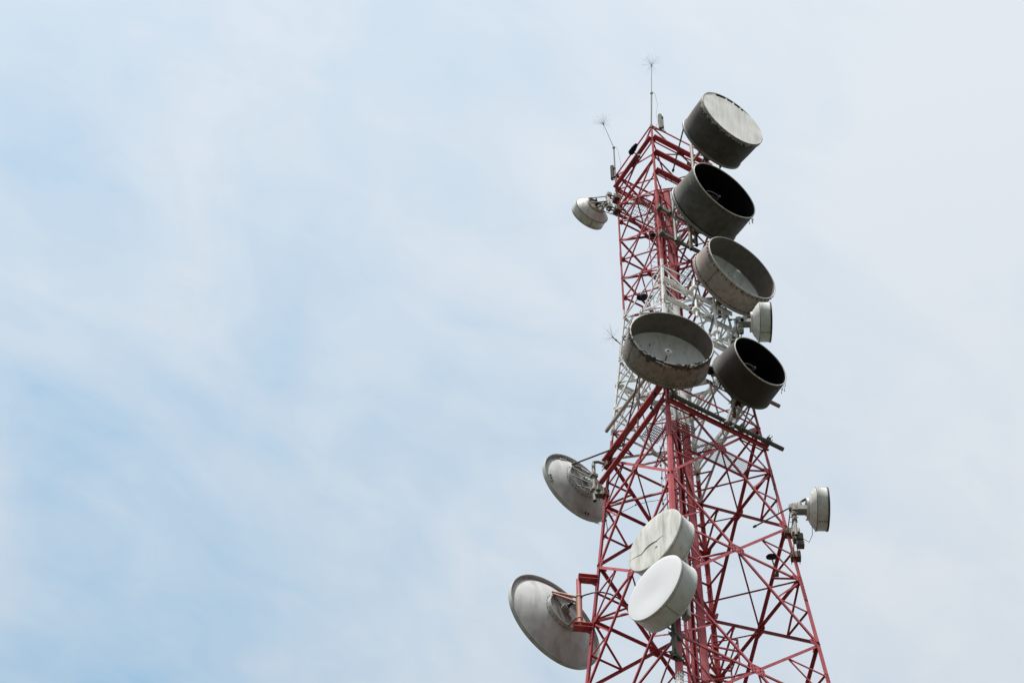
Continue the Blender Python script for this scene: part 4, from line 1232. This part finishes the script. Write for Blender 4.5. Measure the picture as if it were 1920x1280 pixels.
# ------------------------------------------------------------------ ground
m, nt, b = newmat('dry_grass_ground')
N, L = nt.nodes.new, nt.links.new
tc = N('ShaderNodeTexCoord'); n1 = N('ShaderNodeTexNoise'); n1.inputs['Scale'].default_value = .05; n1.inputs['Detail'].default_value = 8
L(tc.outputs['Object'], n1.inputs['Vector'])
rp_ = N('ShaderNodeValToRGB'); rp_.color_ramp.elements[0].color = (.022, .032, .014, 1); rp_.color_ramp.elements[1].color = (.06, .06, .042, 1)
rp_.color_ramp.elements[0].position = .35; rp_.color_ramp.elements[1].position = .65
L(n1.outputs['Fac'], rp_.inputs['Fac']); L(rp_.outputs['Color'], b.inputs['Base Color']); b.inputs['Roughness'].default_value = .95
g = MB(); g.add([(-6000, -6000, 0), (6000, -6000, 0), (6000, 6000, 0), (-6000, 6000, 0)], [[0, 1, 2, 3]], 0)
tag(g.build('ground', [m]), kind='structure')

# ------------------------------------------------------------------ sky and sun
SUN_EL, SUN_AZ = R(67), V((-.45, -.89, 0)).normalized()
w = bpy.data.worlds.new('World'); scn.world = w; w.use_nodes = True
nt = w.node_tree; N, L = nt.nodes.new, nt.links.new
bg = nt.nodes['Background']; bg.inputs['Strength'].default_value = 0.15
sky = N('ShaderNodeTexSky'); sky.sky_type = 'NISHITA'; sky.sun_disc = False
sky.sun_elevation = SUN_EL; sky.sun_rotation = math.atan2(SUN_AZ.x, SUN_AZ.y)
sky.air_density = 1.0; sky.dust_density = 1.0; sky.ozone_density = 1.5
tc = N('ShaderNodeTexCoord')
def noise(scale, detail, rough, dist, rot, sc):
    mp = N('ShaderNodeMapping'); mp.inputs['Rotation'].default_value = rot; mp.inputs['Scale'].default_value = sc
    L(tc.outputs['Generated'], mp.inputs['Vector'])
    n = N('ShaderNodeTexNoise'); n.inputs['Scale'].default_value = scale; n.inputs['Detail'].default_value = detail
    n.inputs['Roughness'].default_value = rough; n.inputs['Distortion'].default_value = dist
    L(mp.outputs['Vector'], n.inputs['Vector'])
    return n.outputs['Fac']
def math_(op, a, b=None, c=None):
    n = N('ShaderNodeMath'); n.operation = op
    for k, x in enumerate((a, b, c)):
        if x is None: continue
        if isinstance(x, (int, float)): n.inputs[k].default_value = x
        else: L(x, n.inputs[k])
    return n.outputs[0]
def dot_(v):
    n = N('ShaderNodeVectorMath'); n.operation = 'DOT_PRODUCT'; L(tc.outputs['Generated'], n.inputs[0]); n.inputs[1].default_value = tuple(v.normalized())
    return n.outputs['Value']
# cloud streaks drawn out along one wind direction
WIND = (RT * .86 - UP * .50).normalized(); ACR = WIND.cross(FW).normalized()
def streak(a, b, c, detail, rough, dist, seed):
    cb_ = N('ShaderNodeCombineXYZ')
    L(math_('MULTIPLY_ADD', dot_(WIND), a, seed), cb_.inputs[0]); L(math_('MULTIPLY', dot_(ACR), b), cb_.inputs[1]); L(math_('MULTIPLY', dot_(FW), c), cb_.inputs[2])
    n = N('ShaderNodeTexNoise'); n.inputs['Scale'].default_value = 1.0; n.inputs['Detail'].default_value = detail
    n.inputs['Roughness'].default_value = rough; n.inputs['Distortion'].default_value = dist
    L(cb_.outputs[0], n.inputs['Vector'])
    return n.outputs['Fac']
na = streak(11.0, 16.0, 11.0, 5, .5, .6, 5.3)
nb_ = streak(30.0, 52.0, 30.0, 4, .5, .9, 7.7)
# the cloud sheet thins towards one bluer gap
vd = N('ShaderNodeVectorMath'); vd.operation = 'DISTANCE'
L(tc.outputs['Generated'], vd.inputs[0]); vd.inputs[1].default_value = tuple((at(-100, 1350, 1) - CAM).normalized())
cover = math_('MULTIPLY_ADD', vd.outputs['Value'], 1.7, 0.37)
amp = math_('MAXIMUM', math_('MULTIPLY_ADD', vd.outputs['Value'], -3.2, 1.75), .35)
s = math_('MULTIPLY_ADD', math_('MULTIPLY', math_('SUBTRACT', na, .5), .85), amp, cover)
s = math_('MULTIPLY_ADD', math_('MULTIPLY', math_('SUBTRACT', nb_, .5), .30), amp, s)
cl_ = N('ShaderNodeClamp'); L(s, cl_.inputs['Value']); cl_.inputs['Min'].default_value = .12; cl_.inputs['Max'].default_value = 1.0
mx = N('ShaderNodeMix'); mx.data_type = 'RGBA'
# an overcast sheet is three times darker at the horizon than overhead
sx_ = N('ShaderNodeSeparateXYZ'); L(tc.outputs['Generated'], sx_.inputs[0])
hz = math_('MULTIPLY_ADD', math_('MAXIMUM', sx_.outputs['Z'], 0.0), .752, .376)
L(cl_.outputs[0], mx.inputs['Factor']); tn = N('ShaderNodeMix'); tn.data_type = 'RGBA'; tn.blend_type = 'MULTIPLY'; tn.inputs['Factor'].default_value = 1.0; tn.inputs['B'].default_value = (.98, 1.10, .87, 1); L(sky.outputs['Color'], tn.inputs['A']); L(tn.outputs['Result'], mx.inputs['A']); mx.inputs['B'].default_value = (2.44, 2.62, 2.82, 1)
# thin cloud glows round the sun
vs_ = N('ShaderNodeVectorMath'); vs_.operation = 'DOT_PRODUCT'; L(tc.outputs['Generated'], vs_.inputs[0])
vs_.inputs[1].default_value = tuple(SUN_AZ * math.cos(SUN_EL) + V((0, 0, math.sin(SUN_EL))))
gl = math_('MULTIPLY', hz, math_('MULTIPLY_ADD', math_('POWER', math_('MAXIMUM', vs_.outputs['Value'], 0.0), 12.0), 2.2, 1.0))
sc_ = N('ShaderNodeVectorMath'); sc_.operation = 'SCALE'; L(mx.outputs['Result'], sc_.inputs[0]); L(gl, sc_.inputs['Scale'])
L(sc_.outputs['Vector'], bg.inputs['Color'])
ld = bpy.data.lights.new('sun', 'SUN'); ld.energy = 2.5; ld.angle = R(2.5); ld.color = (1, .96, .9)
lo = bpy.data.objects.new('sun', ld); col.objects.link(lo)
sd = SUN_AZ * math.cos(SUN_EL) + V((0, 0, math.sin(SUN_EL)))
lo.rotation_euler = sd.to_track_quat('Z', 'Y').to_euler()
lo.location = (0, 0, 150)

# ------------------------------------------------------------------ camera and view
cd = bpy.data.cameras.new('camera'); cd.sensor_width = 36; cd.sensor_fit = 'HORIZONTAL'; cd.lens = FPX / 1920 * 36
cd.clip_end = 20000; cd.clip_start = .1
co = bpy.data.objects.new('camera', cd); col.objects.link(co)
co.location = CAM; co.rotation_euler = (PI / 2 + PITCH, 0, 0)
scn.camera = co
scn.view_settings.view_transform = 'Standard'; scn.view_settings.look = 'None'
scn.view_settings.exposure = 1.0; scn.view_settings.gamma = 1
